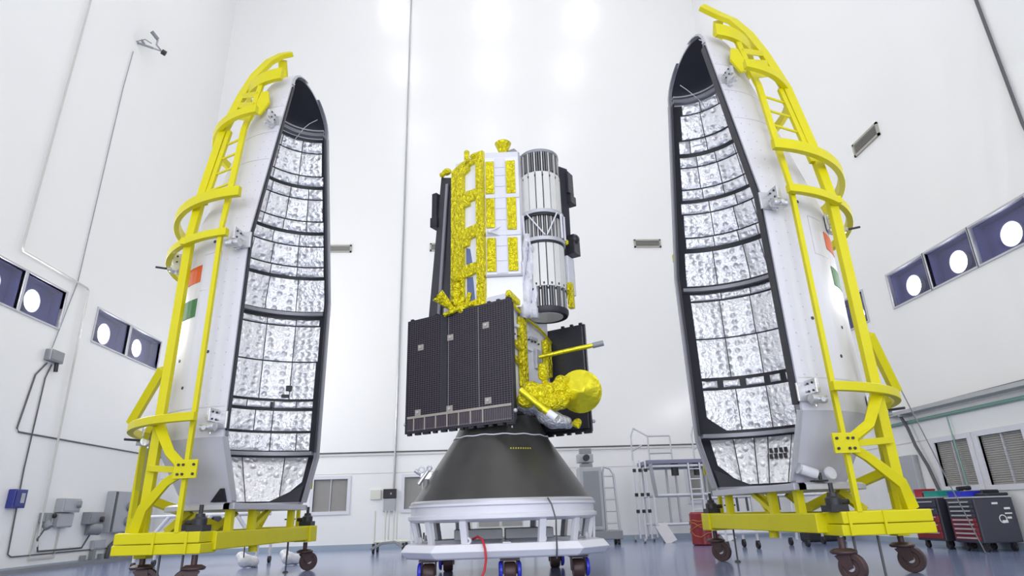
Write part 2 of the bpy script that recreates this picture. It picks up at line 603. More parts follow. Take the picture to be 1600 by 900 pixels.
lamp_bay('L', *LB[0], 14.82, 5.16, .26, 'round flood lamp above the wall sockets, in the paired bay farther from the frame', 'flood lamps in the socket wall')
lamp_bay('L', *LB[1], 16.33, 5.20, .24, 'round flood lamp above the distribution panel, in the bay beside the yellow frame', 'flood lamps in the socket wall')
lamp_bay('L', *LB[2], 12.28, 5.13, .24, 'round flood lamp directly above the grey junction box, in the bay beside the conduit', 'flood lamps in the socket wall')
lamp_bay('L', *LB[3], 11.15, 5.15, .24, 'flood lamp in the bay above the dark blue wall box, half out of the picture', 'flood lamps in the socket wall')
lamp_bay('R', *RB[0], 11.08, 4.82, .215, 'smallest round flood lamp of the three in the row above the cable tray', 'flood lamps in the cable tray wall')
lamp_bay('R', *RB[1], 9.86, 4.82, .215, 'flood lamp in the middle one of three bays above the cable tray', 'flood lamps in the cable tray wall')
lamp_bay('R', *RB[2], 8.68, 4.82, .215, 'largest round flood lamp of the three in the row above the cable tray', 'flood lamps in the cable tray wall')
lamp_bay('R', *RB[3], 12.95, 4.80, .2, 'flood lamp in the narrow bay peeping out behind the yellow frame near the tool chests', 'flood lamps in the cable tray wall')

for i_ in (4, 5):  # extra bays out of view, added as fill to brighten the lower walls
    lamp_bay('L', *LB[i_], (LB[i_][0] + LB[i_][1]) / 2, 5.15, .24, 'unseen fill lamp added in the socket wall, nearer the viewer than the blue wall box', 'added fill lamps of the socket wall near the viewer')
    lamp_bay('R', *RB[i_], (RB[i_][0] + RB[i_][1]) / 2, 4.85, .215, 'unseen fill lamp added in the cable tray wall, nearer the viewer than the tool chests', 'added fill lamps of the cable tray wall near the viewer')


def louvre(axis, val, a0, a1, z0, z1, cross=None):
    """white framed window filled with grey slats"""
    wn[0] += 1
    s = 1
    f = 0.09

    def bx(mb, a, b, z_0, z_1, d0, d1):
        if axis == 'x':
            mb.b2((val + d0, a, z_0), (val + d1, b, z_1))
        else:
            mb.b2((a, val + d0, z_0), (b, val + d1, z_1))
    fr = MB()
    bx(fr, a0 - f, a1 + f, z0 - f, z0, -.03, .08)
    bx(fr, a0 - f, a1 + f, z1, z1 + f, -.03, .08)
    bx(fr, a0 - f, a0, z0, z1, -.03, .08)
    bx(fr, a1, a1 + f, z0, z1, -.03, .08)
    w = struct('window_%d' % wn[0], fr, M_WHITE)
    sl = MB()
    n = 22
    for i in range(n):
        z = z0 + (z1 - z0) * (i + .5) / n
        bx(sl, a0, a1, z - (z1 - z0) / n * .42, z + (z1 - z0) / n * .42, .04 + .0, .055)
    bx(sl, a0, a1, z0, z1, .08, .09)
    sl.build('louvre_slats', M_LOUV, w)
    mu = MB()
    c = (a0 + a1) / 2
    bx(mu, c - .012, c + .012, z0, z1, .01, .04)
    mu.build('mullion', M_LGREY, w)


for h in RW:
    louvre('x', XR, *h)
for h in BW:
    louvre('y', YB, *h)
# wall joint line above the low windows
struct('trim_1', MB().b2((XL, YB - .006, 1.985), (XR, YB, 2.0)), M_PIPE)
struct('trim_2', MB().b2((XR - .006, YF, 1.87), (XR, YB, 1.885)), M_PIPE)

# ceiling lamp housings
for i, (x, y) in enumerate(LAMPS):
    t = thing('ceiling_lamp', 'square high bay ceiling lamp', 'lamp', (x, y, ZC), 0, 'high bay lamps under the ceiling')
    MB().b2((-.85, -.85, -.1), (.85, .85, 0)).build('lamp_housing', M_LGREY, t)
    MB().b2((-.75, -.75, -.12), (.75, .75, -.1)).build('lamp_diffuser', M_CEILLAMP, t)

# ------------------------------------------------------------------ fairing halves
PROF = [(1.166, 1.03), (1.6, 1.815), (1.6, 4.67), (.832, 7.866)]
NOSE = []
for k in range(1, 11):
    a = k / 10 * PI / 2
    NOSE.append((.832 * max(math.cos(a), 0) ** .9 if k < 10 else 0.0, 7.866 + .478 * math.sin(a)))


def rad(z, off=0.0):
    P = PROF + NOSE
    for (r0, z0), (r1, z1) in zip(P, P[1:]):
        if z0 <= z <= z1:
            return r0 + (r1 - r0) * (z - z0) / (z1 - z0) + off
    return (P[0][0] if z < P[0][1] else 0) + off


FAIR = {'L': dict(c=(-3.0356, 9.7425), U=(-.9925, .1224), m=1, ub=.93), 'R': dict(c=(3.6955, 8.6266), U=(.9989, .0461), m=-1, ub=1.035)}
PANELS = {
    'L': [(7.73, 7.52, [-86, -60, -32, -20]), (7.50, 7.07, [-86, -60, -31, -19]), (7.05, 6.87, [-88, -60, -32, -21]),
          (6.81, 6.62, [-87, -72, -53.5, -34, -22]), (6.60, 6.20, [-87, -72, -53, -33.5, -24]), (6.18, 5.99, [-88, -72, -52, -33, -25]),
          (5.93, 5.72, [-88, -67, -45, -27]), (5.70, 5.33, [-88, -67, -47, -30]), (5.31, 5.14, [-88, -67.5, -48, -30]),
          (5.08, 4.48, [-88.5, -69, -48.5, -31]),
          (4.32, 4.20, [-86, -70, -51, -32]), (4.18, 3.52, [-87, -70, -51, -32]), (3.50, 2.83, [-86, -70, -51, -33]),
          (2.79, 2.67, [-86, -75, -61, -44, -34]), (2.62, 2.27, [-86, -61, -50, -34]), (2.23, 1.93, [-86, -77, -61, -34]),
          (1.82, 1.09, [-86, -71, -45, -37])],
    'R': [(7.80, 7.62, [-77, -53, -29]), (7.60, 7.16, [-80, -55, -27]), (7.13, 6.90, [-84, -72, -54.5, -27]),
          (6.83, 6.65, [-84, -67, -48.5, -28]), (6.63, 6.25, [-84, -67, -48, -28]), (6.23, 6.05, [-84, -66, -48, -28]),
          (5.99, 5.80, [-85.5, -62, -40, -25]), (5.78, 5.38, [-84, -62, -44, -28]), (5.36, 5.18, [-83.5, -63, -45.5, -31]),
          (5.10, 4.50, [-85, -65, -44, -32]),
          (4.34, 4.22, [-84, -64, -45.5, -30]), (4.19, 3.53, [-84, -65.5, -46.5, -30]), (3.51, 2.84, [-84, -65.5, -46, -30]),
          (2.79, 2.67, [-84, -71, -57.5, -43, -33]), (2.63, 1.96, [-84, -64, -46, -31]),
          (1.82, 1.10, [-84, -70, -58, -50, -36])],
}
# angles beyond the last listed one are filled at the same pitch so that the lining wraps the whole half
FLAG_AZ = {'L': (47, 63), 'R': (37, 52)}


def fairing(s):
    d = FAIR[s]
    rz = math.atan2(d['U'][1], d['U'][0])
    m = d['m']
    near_what = 'grey wall sockets' if s == 'L' else 'red and black tool chests'
    t = thing('payload_fairing_half', ('white payload fairing half lined with silver foil, near the %s' % near_what), 'rocket fairing',
              (d['c'][0], d['c'][1], 0), rz, 'payload fairing halves')
    # local: x = towards the back of the shell, y = m * near side
    TH = .045

    def shellpiece(name, P, material, th=TH, zoff=0, **k):
        outer = list(P)
        inner = [(max(r - th, 0), z - (th * .6 if r < .3 else 0)) for r, z in P][::-1]
        return MB().lathe(outer + inner, a0=-PI / 2, a1=PI / 2, seg=56, closed_prof=True).build(name, material, t, smooth=28, **k)
    shellpiece('boat_tail', [PROF[0], PROF[1]], M_BOAT)
    shellpiece('shell', [PROF[1], PROF[2], (1.47, 5.211), (1.25, 6.127), (1.05, 6.959), PROF[3]], M_SHELL)
    shellpiece('nose_cap', [PROF[3]] + NOSE, M_SHELL)
    # inner lining
    li = [(rad(z) - .058, z) for z in (1.04, 1.815, 3, 4.67, 6, 7, 7.8)]
    lo = [(r + .01, z) for r, z in li][::-1]
    MB().lathe(li + lo, a0=-R(89), a1=R(89), seg=56, closed_prof=True).build('black_lining', M_BLACK, t, smooth=28)
    ni = [(.775, 7.87)] + [(max(r - .055, 0), z - .05 if k > 3 else z - .012 * k) for k, (r, z) in enumerate(NOSE)]
    no = [(max(r + .008, 0), z + .004) for r, z in ni][::-1]
    no[0] = (0.0, ni[-1][1] + .006)
    MB().lathe(ni + no, a0=-R(89), a1=R(89), seg=40, closed_prof=True).build('nose_lining', M_NAVY, t, smooth=40)

    # ring frames
    def ring(name, z, r_in, r_out, h, mt, a=89):
        MB().lathe([(r_out, z - h / 2), (r_out, z + h / 2), (r_in, z + h / 2), (r_in, z - h / 2)], a0=-R(a), a1=R(a), seg=56, closed_prof=True).build(name, mt, t, smooth=30)
    ring('ring_frame', 7.86, .70, .80, .07, M_GREYM)
    ring('ring_frame', 7.94, .69, .77, .03, M_LGREY)
    ring('ring_frame', 4.41, 1.44, 1.56, .06, M_GREYM)
    ring('ring_frame', 1.875, 1.42, 1.56, .06, M_GREYM)
    ring('ring_frame', 1.045, 1.02, 1.16, .05, M_GREYM)

    # split-line flanges: the near one dark, the far one grey
    def flange(name, sgn, z0, z1, w, off, mt, th=.03, xo=0.0, nose=False):
        pts = []
        zz = [z0] + [z for z in (1.815, 4.67, 5.5, 6.5, 7.3, 7.866) if z0 < z < z1] + [z1]
        if nose:
            zz += [7.866 + .478 * f for f in (.25, .5, .7, .85, .95)]
        mb = MB()
        ra = []
        rb = []
        for z in zz:
            r = rad(z) - off
            ra.append(r)
            rb.append(max(r - w, 0.02))
        for i in range(len(zz) - 1):
            a, b = [], []
            for (r, z) in ((ra[i], zz[i]), (rb[i], zz[i]), (rb[i + 1], zz[i + 1]), (ra[i + 1], zz[i + 1])):
                a.append(Vector((-th / 2 + xo, sgn * m * r, z)))
                b.append(Vector((th / 2 + xo, sgn * m * r, z)))
            mb.hexa(a + b)
        bmesh.ops.remove_doubles(mb.bm, verts=mb.bm.verts[:], dist=1e-5)
        mb.build(name, mt, t)
    wn_ = .05 if s == 'L' else .12
    flange('dark_split_flange', 1, 1.9, 7.80, wn_, .03, M_BLACK, th=.04, xo=-.006)
    flange('dark_split_flange', -1, 1.9, 7.78, .10, .06, M_BLACK, th=.03, xo=-.004)
    flange('grey_split_flange', -1, 1.06, 7.84, .10, -.03, M_GREYM, th=.05, xo=-.02)
    flange('nose_rim', -1, 7.84, 7.866, .07, -.01, M_GREYM, th=.05, xo=-.02, nose=True)
    flange('nose_rim', 1, 7.84, 7.866, .05, -.005, M_LGREY, th=.03, xo=-.01, nose=True)
    flange('boat_tail_flange', 1, 1.05, 1.815, .07, -.01, M_LGREY, th=.04, xo=-.02)
    # black hinge flaps outside the far edge
    hb = MB()
    for (z0, z1) in ((5.3, 7.7), (4.55, 5.25), (3.3, 4.3), (2.3, 3.25)):
        for i in range(4):
            za, zb = z0 + (z1 - z0) * i / 4, z0 + (z1 - z0) * (i + 1) / 4
            zb -= .01
            ra, rb = rad(za) + .005, rad(zb) + .005
            w = .05
            hb.hexa([Vector((-.03, -m * ra, za)), Vector((-.03, -m * (ra + w), za)), Vector((.03, -m * (ra + w), za)), Vector((.03, -m * ra, za)),
                     Vector((-.03, -m * rb, zb)), Vector((-.03, -m * (rb + w), zb)), Vector((.03, -m * (rb + w), zb)), Vector((.03, -m * rb, zb))])
    hb.build('hinge_flap_strip', M_BLANKD, t)

    # quilted foil panels
    def patch(a0, a1, z0, z1, mt, name='foil_panel', off=.075, hgt=.02, clip=None, nu=7, nv=7, lab=None):
        mb = MB()
        top = []
        gap = .008
        for j in range(nv + 1):
            rw = []
            for i in range(nu + 1):
                fu, fv = i / nu, j / nv
                z = z0 + .003 + (z1 - z0 - .006) * fv
                r = rad(z)
                ga = gap / max(r, .3)
                a = R(a0) + ga + (R(a1) - R(a0) - 2 * ga) * fu
                edge = min(fu, 1 - fu, fv, 1 - fv)
                bul = hgt * min(1, edge * 5) + random.uniform(-.0035, .0035) * (edge > 0)
                if clip:
                    z = clip(a, z, fu, fv)
                    r = rad(z)
                rr = r - off - bul
                rw.append(mb.bm.verts.new((rr * math.cos(a), m * rr * math.sin(a), z)))
            top.append(rw)
        for j in range(nv):
            for i in range(nu):
                mb.bm.faces.new([top[j][i], top[j][i + 1], top[j + 1][i + 1], top[j + 1][i]])
        # skirt down to the lining
        bd = [top[0][i] for i in range(nu + 1)] + [top[j][nu] for j in range(1, nv + 1)] + [top[nv][i] for i in range(nu - 1, -1, -1)] + [top[j][0] for j in range(nv - 1, 0, -1)]
        lo_ = []
        for v in bd:
            rr = math.hypot(v.co.x, v.co.y)
            k = (rad(v.co.z) - .06) / rr
            lo_.append(mb.bm.verts.new((v.co.x * k, v.co.y * k, v.co.z)))
        for i in range(len(bd)):
            j = (i + 1) % len(bd)
            mb.bm.faces.new([bd[i], lo_[i], lo_[j], bd[j]])
        return mb.build(name, mt, t, smooth=50, label=lab)
    count = 0
    for row, (zt, zb, az) in enumerate(PANELS[s]):
        az = list(az)
        cur = az[-1]
        if True:
            while cur < 60:
                nx = min(cur + (28 if zt - zb > .35 else 38), 84)
                az.append(nx)
                cur = nx
        for i in range(len(az) - 1):
            a0, a1 = az[i], az[i + 1]
            if s == 'R' and row == 13 and i < 4:
                a1 -= 3.2
            clip = None
            if row == len(PANELS[s]) - 1 and i == 0:
                # first panel of the boat tail is cut off at its lower corner
                clip = lambda a, z, fu, fv: z + (.30 * (1 - fu)) * (1 - fv)
            if s == 'R' and row == 14 and i == 0:
                clip = lambda a, z, fu, fv: z + (.22 * max(0, 1 - fu * 1.8)) * (1 - fv)
            patch(a0, a1, zb, zt, M_FOIL, clip=clip)
            count += 1
    if s == 'R':
        patch(-70, -58, 7.0, 7.12, M_FOIL, off=.10)
        # small dark socket panel low in the boat tail
        mb = MB()
        a = R(-43)
        for i in range(4):
            for j in range(2):
                aa = a + R(3.2) * (i - 1.5)
                z = 1.50 + .09 * j
                rr = rad(z) - .125
                mb.box((rr * math.cos(aa), m * rr * math.sin(aa), z), (.03, .045, .07), rz=m * aa)
        mb.build('socket_block', M_DARK, t, bev=.004)
    else:
        for (a, z, w, h) in ((-69.5, 3.02, .10, .10), (-67.5, 2.88, .13, .06), (-59.5, 2.72, .05, .1)):
            rr = rad(z) - .105
            MB().box((rr * math.cos(R(a)), m * rr * math.sin(R(a)), z), (.025, w, h), rz=m * R(a)).build('dark_socket', M_DARK, t, bev=.004)
    # flag: saffron band above a green one, on the outside
    A0, A1 = FLAG_AZ[s]
    for nm, z0, z1, mt in (('flag_saffron_band', 4.02, 4.28, M_ORANGE), ('flag_green_band', 3.50, 3.77, M_GREEN)):
        fm = MB()
        n = 4
        for i in range(n):
            a, b = R(A0 + (A1 - A0) * i / n), R(A0 + (A1 - A0) * (i + 1) / n)
            r0, r1 = 1.601, 1.606
            fm.hexa([Vector((r * math.cos(q), m * r * math.sin(q), z)) for q in (a, b) for (r, z) in ((r0, z0), (r1, z0), (r1, z1), (r0, z1))])
        fm.build(nm, mt, t)
    # access door outline by the flag
    dm = MB()
    for (a0, a1, z0, z1) in ((A1 + 1, A1 + 13, 4.42, 4.43), (A1 + 1, A1 + 13, 3.87, 3.88), (A1 + 12.6, A1 + 13, 3.88, 4.42)):
        n = 3
        for i in range(n):
            a, b = R(a0 + (a1 - a0) * i / n), R(a0 + (a1 - a0) * (i + 1) / n)
            dm.hexa([Vector((r * math.cos(q), m * r * math.sin(q), z)) for q in (a, b) for (r, z) in ((1.599, z0), (1.603, z0), (1.603, z1), (1.599, z1))])
    dm.build('access_door_seam', M_LGREY, t)
    # vent holes on the outside
    hm = MB()
    for a, z in ((76, 2.95), (55, 2.9), (70, 4.6), (62, 2.5)):
        ax = Vector((math.cos(R(a)), m * math.sin(R(a)), 0))
        c = ax * 1.597
        hm.cyl((c.x, c.y, z), (c.x + ax.x * .008, c.y + ax.y * .008, z), .022, 12)
    hm.build('vent_hole', M_DARK, t)
    # circumferential rivet seams
    for z in (2.2, 6.1, 6.7, 7.3):
        sm = MB()
        sm.lathe([(rad(z) + .003, z - .006), (rad(z) + .003, z + .006), (rad(z) - .01, z + .006), (rad(z) - .01, z - .006)], a0=-R(89), a1=R(89), seg=48, closed_prof=True)
        sm.build('shell_seam', M_LGREY, t)
    # rivet rows down the near edge
    rv = MB()
    for k in range(34):
        z = 1.9 + k * .17
        r = rad(z) + .001
        for a in (86, 80):
            aa = R(a)
            rv.box((r * math.cos(aa), m * r * math.sin(aa), z), (.008, .014, .014), rz=m * aa)
    rv.build('rivet_row', M_BOAT, t)
    # white cord down the inside of the nose
    cp = []
    zs = [8.12, 8.05, 7.95, 7.8, 7.7, 7.6]
    ang = [-80, -66, -58, -52, -48, -46] if s == 'L' else [-78, -68, -60, -52, -48, -46]
    for z, a in zip(zs, ang):
        r = rad(z) - .13
        cp.append((r * math.cos(R(a)), m * r * math.sin(R(a)), z))
    MB().tube(cp, .008, 6).build('white_cord', M_WHITE, t, smooth=60)
    if s == 'R':
        cp = []
        for k in range(16):
            z = 8.2 - k * .04
            cp.append((.05 + .02 * math.sin(k * 2.1), m * (rad(z) - .12 + .012 * math.sin(k * 1.7)), z))
        MB().tube(cp, .012, 6).build('white_cord', M_WHITE, t, smooth=60)
    # dark triangular fin at the foot of the boat tail
    if s == 'L':
        fa, fb = R(76), R(87)
        pts = []
        for a, z in ((fa, 1.04), (fb, 1.04), (fb, 1.20), (R(85), 1.20)):
            r = rad(z) + .01
            pts.append((r * math.cos(a), m * r * math.sin(a), z))
        MB().poly(pts, .03, (math.cos(R(82)), m * math.sin(R(82)), 0)).build('dark_corner_fin', M_BLACK, t)
    # dark triangular gusset inside the boat tail corner
    pts = []
    for a, z in ((-88, 1.07), (-62, 1.07), (-88, 1.33)):
        r = rad(z) - .10
        pts.append((r * math.cos(R(a)), m * r * math.sin(R(a)), z))
    MB().poly(pts, .015, (1, 0, 0)).build('dark_corner_gusset', M_BLANKD, t)
    return t


for s in ('L', 'R'):
    fairing(s)


# ------------------------------------------------------------------ yellow handling frames
def frame(s):
    d = FAIR[s]
    rz = math.atan2(d['U'][1], d['U'][0])
    m = d['m']
    ub = d['ub']
    BW_ = .115 if s == 'L' else .125
    near_what = 'grey wall sockets' if s == 'L' else 'red and black tool chests'
    t = thing('fairing_handling_frame', ('yellow wheeled frame cradling the fairing half near the %s' % near_what), 'handling frame',
              (d['c'][0], d['c'][1], 0), rz, 'yellow fairing handling frames')

    def P(u, v, z):
        return Vector((u, m * v, z))

    def bx(mb, u0, u1, v0, v1, z0, z1):
        return mb.b2(P(u0, v0, z0), P(u1, v1, z1))

    def path(sg):
        zt = 9.14 if s == 'L' else 9.3
        return [P(ub, sg * 1.5, .69), P(ub, sg * 1.5, 4.7), P(ub + .03, sg * 1.32, 5.6), P(ub + .06, sg * 1.0, 6.85), P(ub + .0, sg * .72, 7.75),
                P(ub - .06, sg * .5, 8.35), P(ub - .2, sg * .33, 8.8), P(ub - .35, sg * .2, 9.04), P(.42, sg * .12, zt)]
    for sg in (1, -1):
        pth = path(sg)
        if sg < 0:
            pth[-2:] = [P(ub - .33, .10, 9.02)]
        MB().sweep(pth, [BW_ * f for f in (1, 1, 1.05, 1.1, 1.2, 1.3, 1.3, 1.3, 1.2)][:len(pth)], .09, side=(1, 0, 0)).build('main_upright', M_YEL, t, bev=.008)
        su = [P(.31, sg * 1.78, .69), P(.31, sg * 1.78, 4.7), P(.42, sg * 1.5, 5.55), P(.55, sg * 1.16, 6.75), P(.52, sg * 1.0, 7.35), P(.48, sg * .9, 7.95)]
        MB().sweep(su, [.055, .06, .085, .085, .085, .08], [.06][0], side=(1, 0, 0)).build('side_upright', M_YEL, t, bev=.006)
        ir = [P(ub - .07, sg * 1.40, 5.28), P(ub - .06, sg * 1.02, 6.82)]
        MB().sweep(ir, .07, .06, side=(1, 0, 0)).build('ladder_rail', M_YEL, t, bev=.004)
        for z in (5.55, 5.88, 6.2, 6.52):
            f = (z - 4.7) / (6.75 - 4.7)
            a = P(.31 + (.55 - .31) * f, sg * (1.78 - .62 * f), z)
            g = (z - 5.15) / 1.7
            b = P(ub - .07, sg * (1.43 - .43 * g), z)
            MB().cyl(a, b, .018, 8).build('ladder_rung', M_YEL, t)
        # webbing above the third hoop
        for (z0, z1) in ((7.0, 7.25), (7.3, 7.5), (7.55, 7.75)):
            f = (z0 - 6.75) / 1.2
            a = P(.55 - .05 * f, sg * (1.14 - .22 * f), z0)
            b = P(ub + .02, sg * (1.0 - .3 * (z1 - 6.85)), z1)
            MB().sweep([a, b], .10, .02, side=(0, 0, 1)).build('web_plate', M_YEL, t)
        MB().sweep([P(.42, sg * 1.04, 7.1), P(.36, sg * 1.02, 7.35), P(.38, sg * .97, 7.6)], [.10, .22, .12], .05, side=(1, 0, 0)).build('saddle_pad', M_YEL, t, bev=.01)

    # hoops hugging the shell
    def hoop(z, r, h, th, a0=-86, a1=86, ends=True):
        MB().lathe([(r, z - h / 2), (r + th, z - h / 2), (r + th, z + h / 2), (r, z + h / 2)], a0=R(a0), a1=R(a1), seg=44, closed_prof=True).build('hoop', M_YEL, t, smooth=30, bev=.005)
    rb = 0 if s == 'L' else .10
    hoop(5.22, 1.78 + rb, .15, .08, -87, 87)
    hoop(4.58, 1.80 + rb * .6, .11, .08, -84, 84)
    hoop(6.88, 1.44, .13, .08, -82, 82)
    hoop(7.88, 1.02, .22, .08, -86, 86)
    hoop(2.03, 1.90, .105, .08, -84, 84)
    # struts tying hoops to the uprights
    for sg in (1, -1):
        for (z, r) in ((2.03, 1.93), (4.58, 1.87)):
            mb = MB()
            bx(mb, ub - .05, ub + .05, sg * 1.52, sg * (1.64), z - .05, z + .05)
            mb.build('hoop_tie', M_YEL, t)

    # base
    def base(name, u0, u1, v0, v1, z0, z1, seam=True):
        mb2 = MB()
        bx(mb2, u0, u1, v0, v1, z0, z1)
        return mb2.build(name, M_YEL, t, bev=.012)
    base('front_beam', -.03, .19, -1.6, 1.5, .48, .69)
    base('front_beam_end', -.06, .22, -1.74, -1.45, .45, .70)
    for sg in (1, -1):
        u0 = .02 if s == 'L' else .10
        u1 = 1.07 if s == 'L' else 1.14
        base('side_beam', u0, u1, sg * 1.42, sg * 1.80, .575, .70)
        base('side_beam_lower', u0 - .02, u1 + .02, sg * 1.41, sg * 1.79, .455, .57)
        for u_ in (.16, .56):
            pl = MB()
            bx(pl, u_, u_ + .03, sg * 1.80, sg * 1.812, .46, .70)
            pl.build('joint_plate', M_YEL, t)
        # flange bolts
    base('rear_beam', .85, 1.08, -1.5, 1.5, .48, .69)
    base('tail_beam', 1.08, 2.2, -.14, .14, .48, .69)
    MB().sweep([P(2.08, 0, .69), P(2.08, 0, 2.12)], .12, .12, side=(1, 0, 0)).build('rear_leg', M_YEL, t, bev=.006)
    MB().sweep([P(2.06, 0, .9), P(1.9, .25, 1.3), P(1.55, .8, 1.75), P(ub + .3, 1.25, 2.0)], .07, .12, side=(1, 0, 0)).build('rear_brace', M_YEL, t)
    MB().sweep([P(2.06, 0, 1.2), P(1.6, -.5, .95), P(1.3, -1.0, .72)], .07, .12, side=(1, 0, 0)).build('rear_brace', M_YEL, t)
    # side bracing around the bolted node plate
    for sg in (1, -1):
        N = P(.31, sg * 1.80, 1.40)
        MB().sweep([P(ub - .04, sg * 1.56, 2.0), P(ub - .16, sg * 1.62, 1.84), P(ub - .33, sg * 1.70, 1.62), N], [.13, .12, .11, .11], .06, side=(1, 0, .3)).build('curved_brace', M_YEL, t, bev=.004)
        MB().sweep([N, P(.55, sg * 1.76, 1.27), P(ub - .10, sg * 1.70, .98), P(ub + .02, sg * 1.62, .70)], [.10, .10, .12, .14], .06, side=(1, 0, .3)).build('curved_brace', M_YEL, t, bev=.004)
        MB().sweep([N, P(ub, sg * 1.56, 1.46)], .075, .06, side=(0, 0, 1)).build('cross_strut', M_YEL, t, bev=.004)
        pm = MB()
        bx(pm, .13, .42, sg * 1.84, sg * 1.87, 1.30, 1.52)
        pm.build('node_plate', M_YEL, t, bev=.004)
        bm_ = MB()
        for u in (.17, .30, .36):
            for z in (1.35, 1.46):
                bm_.cyl(P(u, sg * 1.87, z), P(u, sg * 1.885, z), .016, 8)
        bm_.build('node_bolt', M_DARK, t)
        # raking brace down to the low hoop
        a = R(38)
        MB().sweep([P(ub + .08, sg * 1.5, 2.75), P(1.93 * math.cos(a) + .02, sg * 1.93 * math.sin(a), 2.10)], .10, .10, side=(1, 0, 0)).build('raking_brace', M_YEL, t)

    # clamps where the hoops meet the shell
    def clamp(a_deg, z, big=1.0, sg=1):
        r = rad(z)
        ca = R(a_deg)
        rot = Matrix.Rotation(m * sg * ca, 3, 'Z')
        c = lambda rr, dz, da=0: Vector((rr * math.cos(ca + da), m * sg * rr * math.sin(ca + da), z + dz))
        mb_ = MB()
        mb_.box(c(r + .10, .03), (.20, .05, .17 * big), rot=rot)
        mb_.box(c(r + .02, -.02, R(2)), (.03, .20 * big, .22 * big), rot=rot)
        root = mb_.build('shell_clamp', M_SILV, t, bev=.008)
        k = MB()
        k.cyl(c(r + .16, -.12, -R(3)), c(r + .16, -.12, R(3)), .055 * big, 12)
        k.cyl(c(r + .03, -.14), c(r + .25, -.14), .03, 8)
        k.cyl(c(r + .10, -.2), c(r + .10, .05), .018, 8)
        k.build('clamp_screw', M_SILV, root, smooth=40)
        bl = MB()
        for dz in (-.02, .07):
            for dd in (-.03, .03):
                p0 = c(r + .10 + dd * 1.4, dz, R(0))
                tdir = Vector((-math.sin(ca), m * sg * math.cos(ca), 0))
                bl.cyl(p0 + tdir * .02, p0 + tdir * .034, .014, 8)
        bl.build('clamp_bolt', M_DARK, root)
    for sg in (1, -1):
        clamp(86, 4.56, 1.1, sg)
        clamp(86, 2.04, 1.0, sg)
        clamp(84, 6.95, .8, sg)
        clamp(40, 4.50, 1.1, sg)
        clamp(38, 1.97, 1.0, sg)
    lv = MB()
    for z in (4.36, 1.86):
        a = R(40)
        lv.cyl(P(1.72 * math.cos(a), 1.72 * math.sin(a), z), P(2.06 * math.cos(a), 1.9 * math.sin(a), z + .02), .016, 8)
    lv.build('clamp_lever', M_DARK, t)

    # half-round carrier plate under the shell and its posts
    MB().lathe([(0.001, .945), (1.38, .945), (1.38, 1.0), (1.34, 1.025), (0.001, 1.025)], a0=-PI / 2, a1=PI / 2, seg=40, closed_prof=False).build('carrier_plate', M_LGREY, t, smooth=30)
    MB().b2(P(-.05, -1.2, .945), P(.02, 1.2, 1.025)).build('carrier_plate_edge', M_LGREY, t, bev=.006)
    for v in (-.9, .42, 1.05):
        MB().sweep([P(.07, v, .69), P(.07, v, .945)], .09, .09, side=(1, 0, 0)).build('carrier_post', M_YEL, t)
    for v in (-.7, .7):
        MB().sweep([P(1.15, v * .9, .69), P(.85, v * .9, .945)], .09, .09, side=(0, 1, 0)).build('carrier_post', M_YEL, t)
    MB().sweep([P(.07, .38, .72), P(.07, -.1, .945)], .06, .06, side=(1, 0, 0)).build('carrier_brace', M_YEL, t)
    MB().cyl(P(.07, .30, .40), P(.07, .30, .48), .06, 12).build('beam_socket', M_YEL, t)

    # casters with screw jacks
    def caster(u, v, turn, jack=True, zb=.44, lowbox=False):
        wr = .145
        fk = MB()
        fk.cyl(P(u, v, .30), P(u, v, zb), .035, 12)
        fk.lathe([(.0, .275), (.12, .275), (.135, .29), (.135, .305), (.09, .33), (.0, .33)], c=P(u, v, 0), seg=20)
        dx, dy = math.cos(turn) * .07, math.sin(turn) * .07
        nx, ny = -math.sin(turn), math.cos(turn)
        for sd in (-1, 1):
            c0 = P(u, v, 0) + Vector((nx, ny, 0)) * sd * .055
            fk.sweep([c0 + Vector((0, 0, .29)), c0 + Vector((dx, dy, .13))], [.17, .08], .012, side=(math.cos(turn), math.sin(turn), 0))
        f = fk.build('caster_fork', M_BROWN, t, smooth=35)
        w = MB()
        c = P(u, v, wr) + Vector((dx, dy, 0))
        ax = (nx, ny, 0)
        w.lathe([(.0, -.035), (wr * .55, -.035), (wr * .62, -.045), (wr * .95, -.045), (wr, -.03), (wr, .03), (wr * .95, .045), (wr * .62, .045), (wr * .55, .035), (0, .035)], c=c, axis=ax, seg=28)
        w.build('caster_wheel', M_BROWN, t, smooth=35)
        MB().lathe([(0, -.05), (.04, -.05), (.04, .05), (0, .05)], c=c, axis=ax, seg=12).build('caster_hub', M_LGREY, t)
        if jack:
            j = MB()
            j.b2(P(u - .10, v - .10, .70), P(u + .10, v + .10, .77))
            j.lathe([(.085, .77), (.085, .84), (.06, .86), (.05, .90), (.0, .90)], c=P(u, v, 0), seg=14)
            j.cyl(P(u, v, .88), P(u, v, 1.0), .025, 10)
            j.cyl(P(u + .08, v, .80), P(u + .17, v, .80), .03, 10)
            j.build('screw_jack', M_DARK, t, smooth=35)
    caster(.12, 1.66, R(-60) if s == 'R' else R(30), True)
    caster(.08, -1.62, R(-40) if s == 'R' else R(-140), True)
    ru, rv_ = (1.28, 1.0) if s == 'R' else (.98, 1.32)
    MB().b2(P(ru - .08, rv_ - .08, .40), P(ru + .08, rv_ + .08, .5)).build('caster_mount', M_YEL, t, bev=.01)
    MB().b2(P(.9, rv_ - .1, .48), P(ru + .1, rv_ + .1, .62)).build('caster_outrigger', M_YEL, t, bev=.01)
    caster(ru, rv_, R(-50) if s == 'R' else R(200), False, zb=.42)
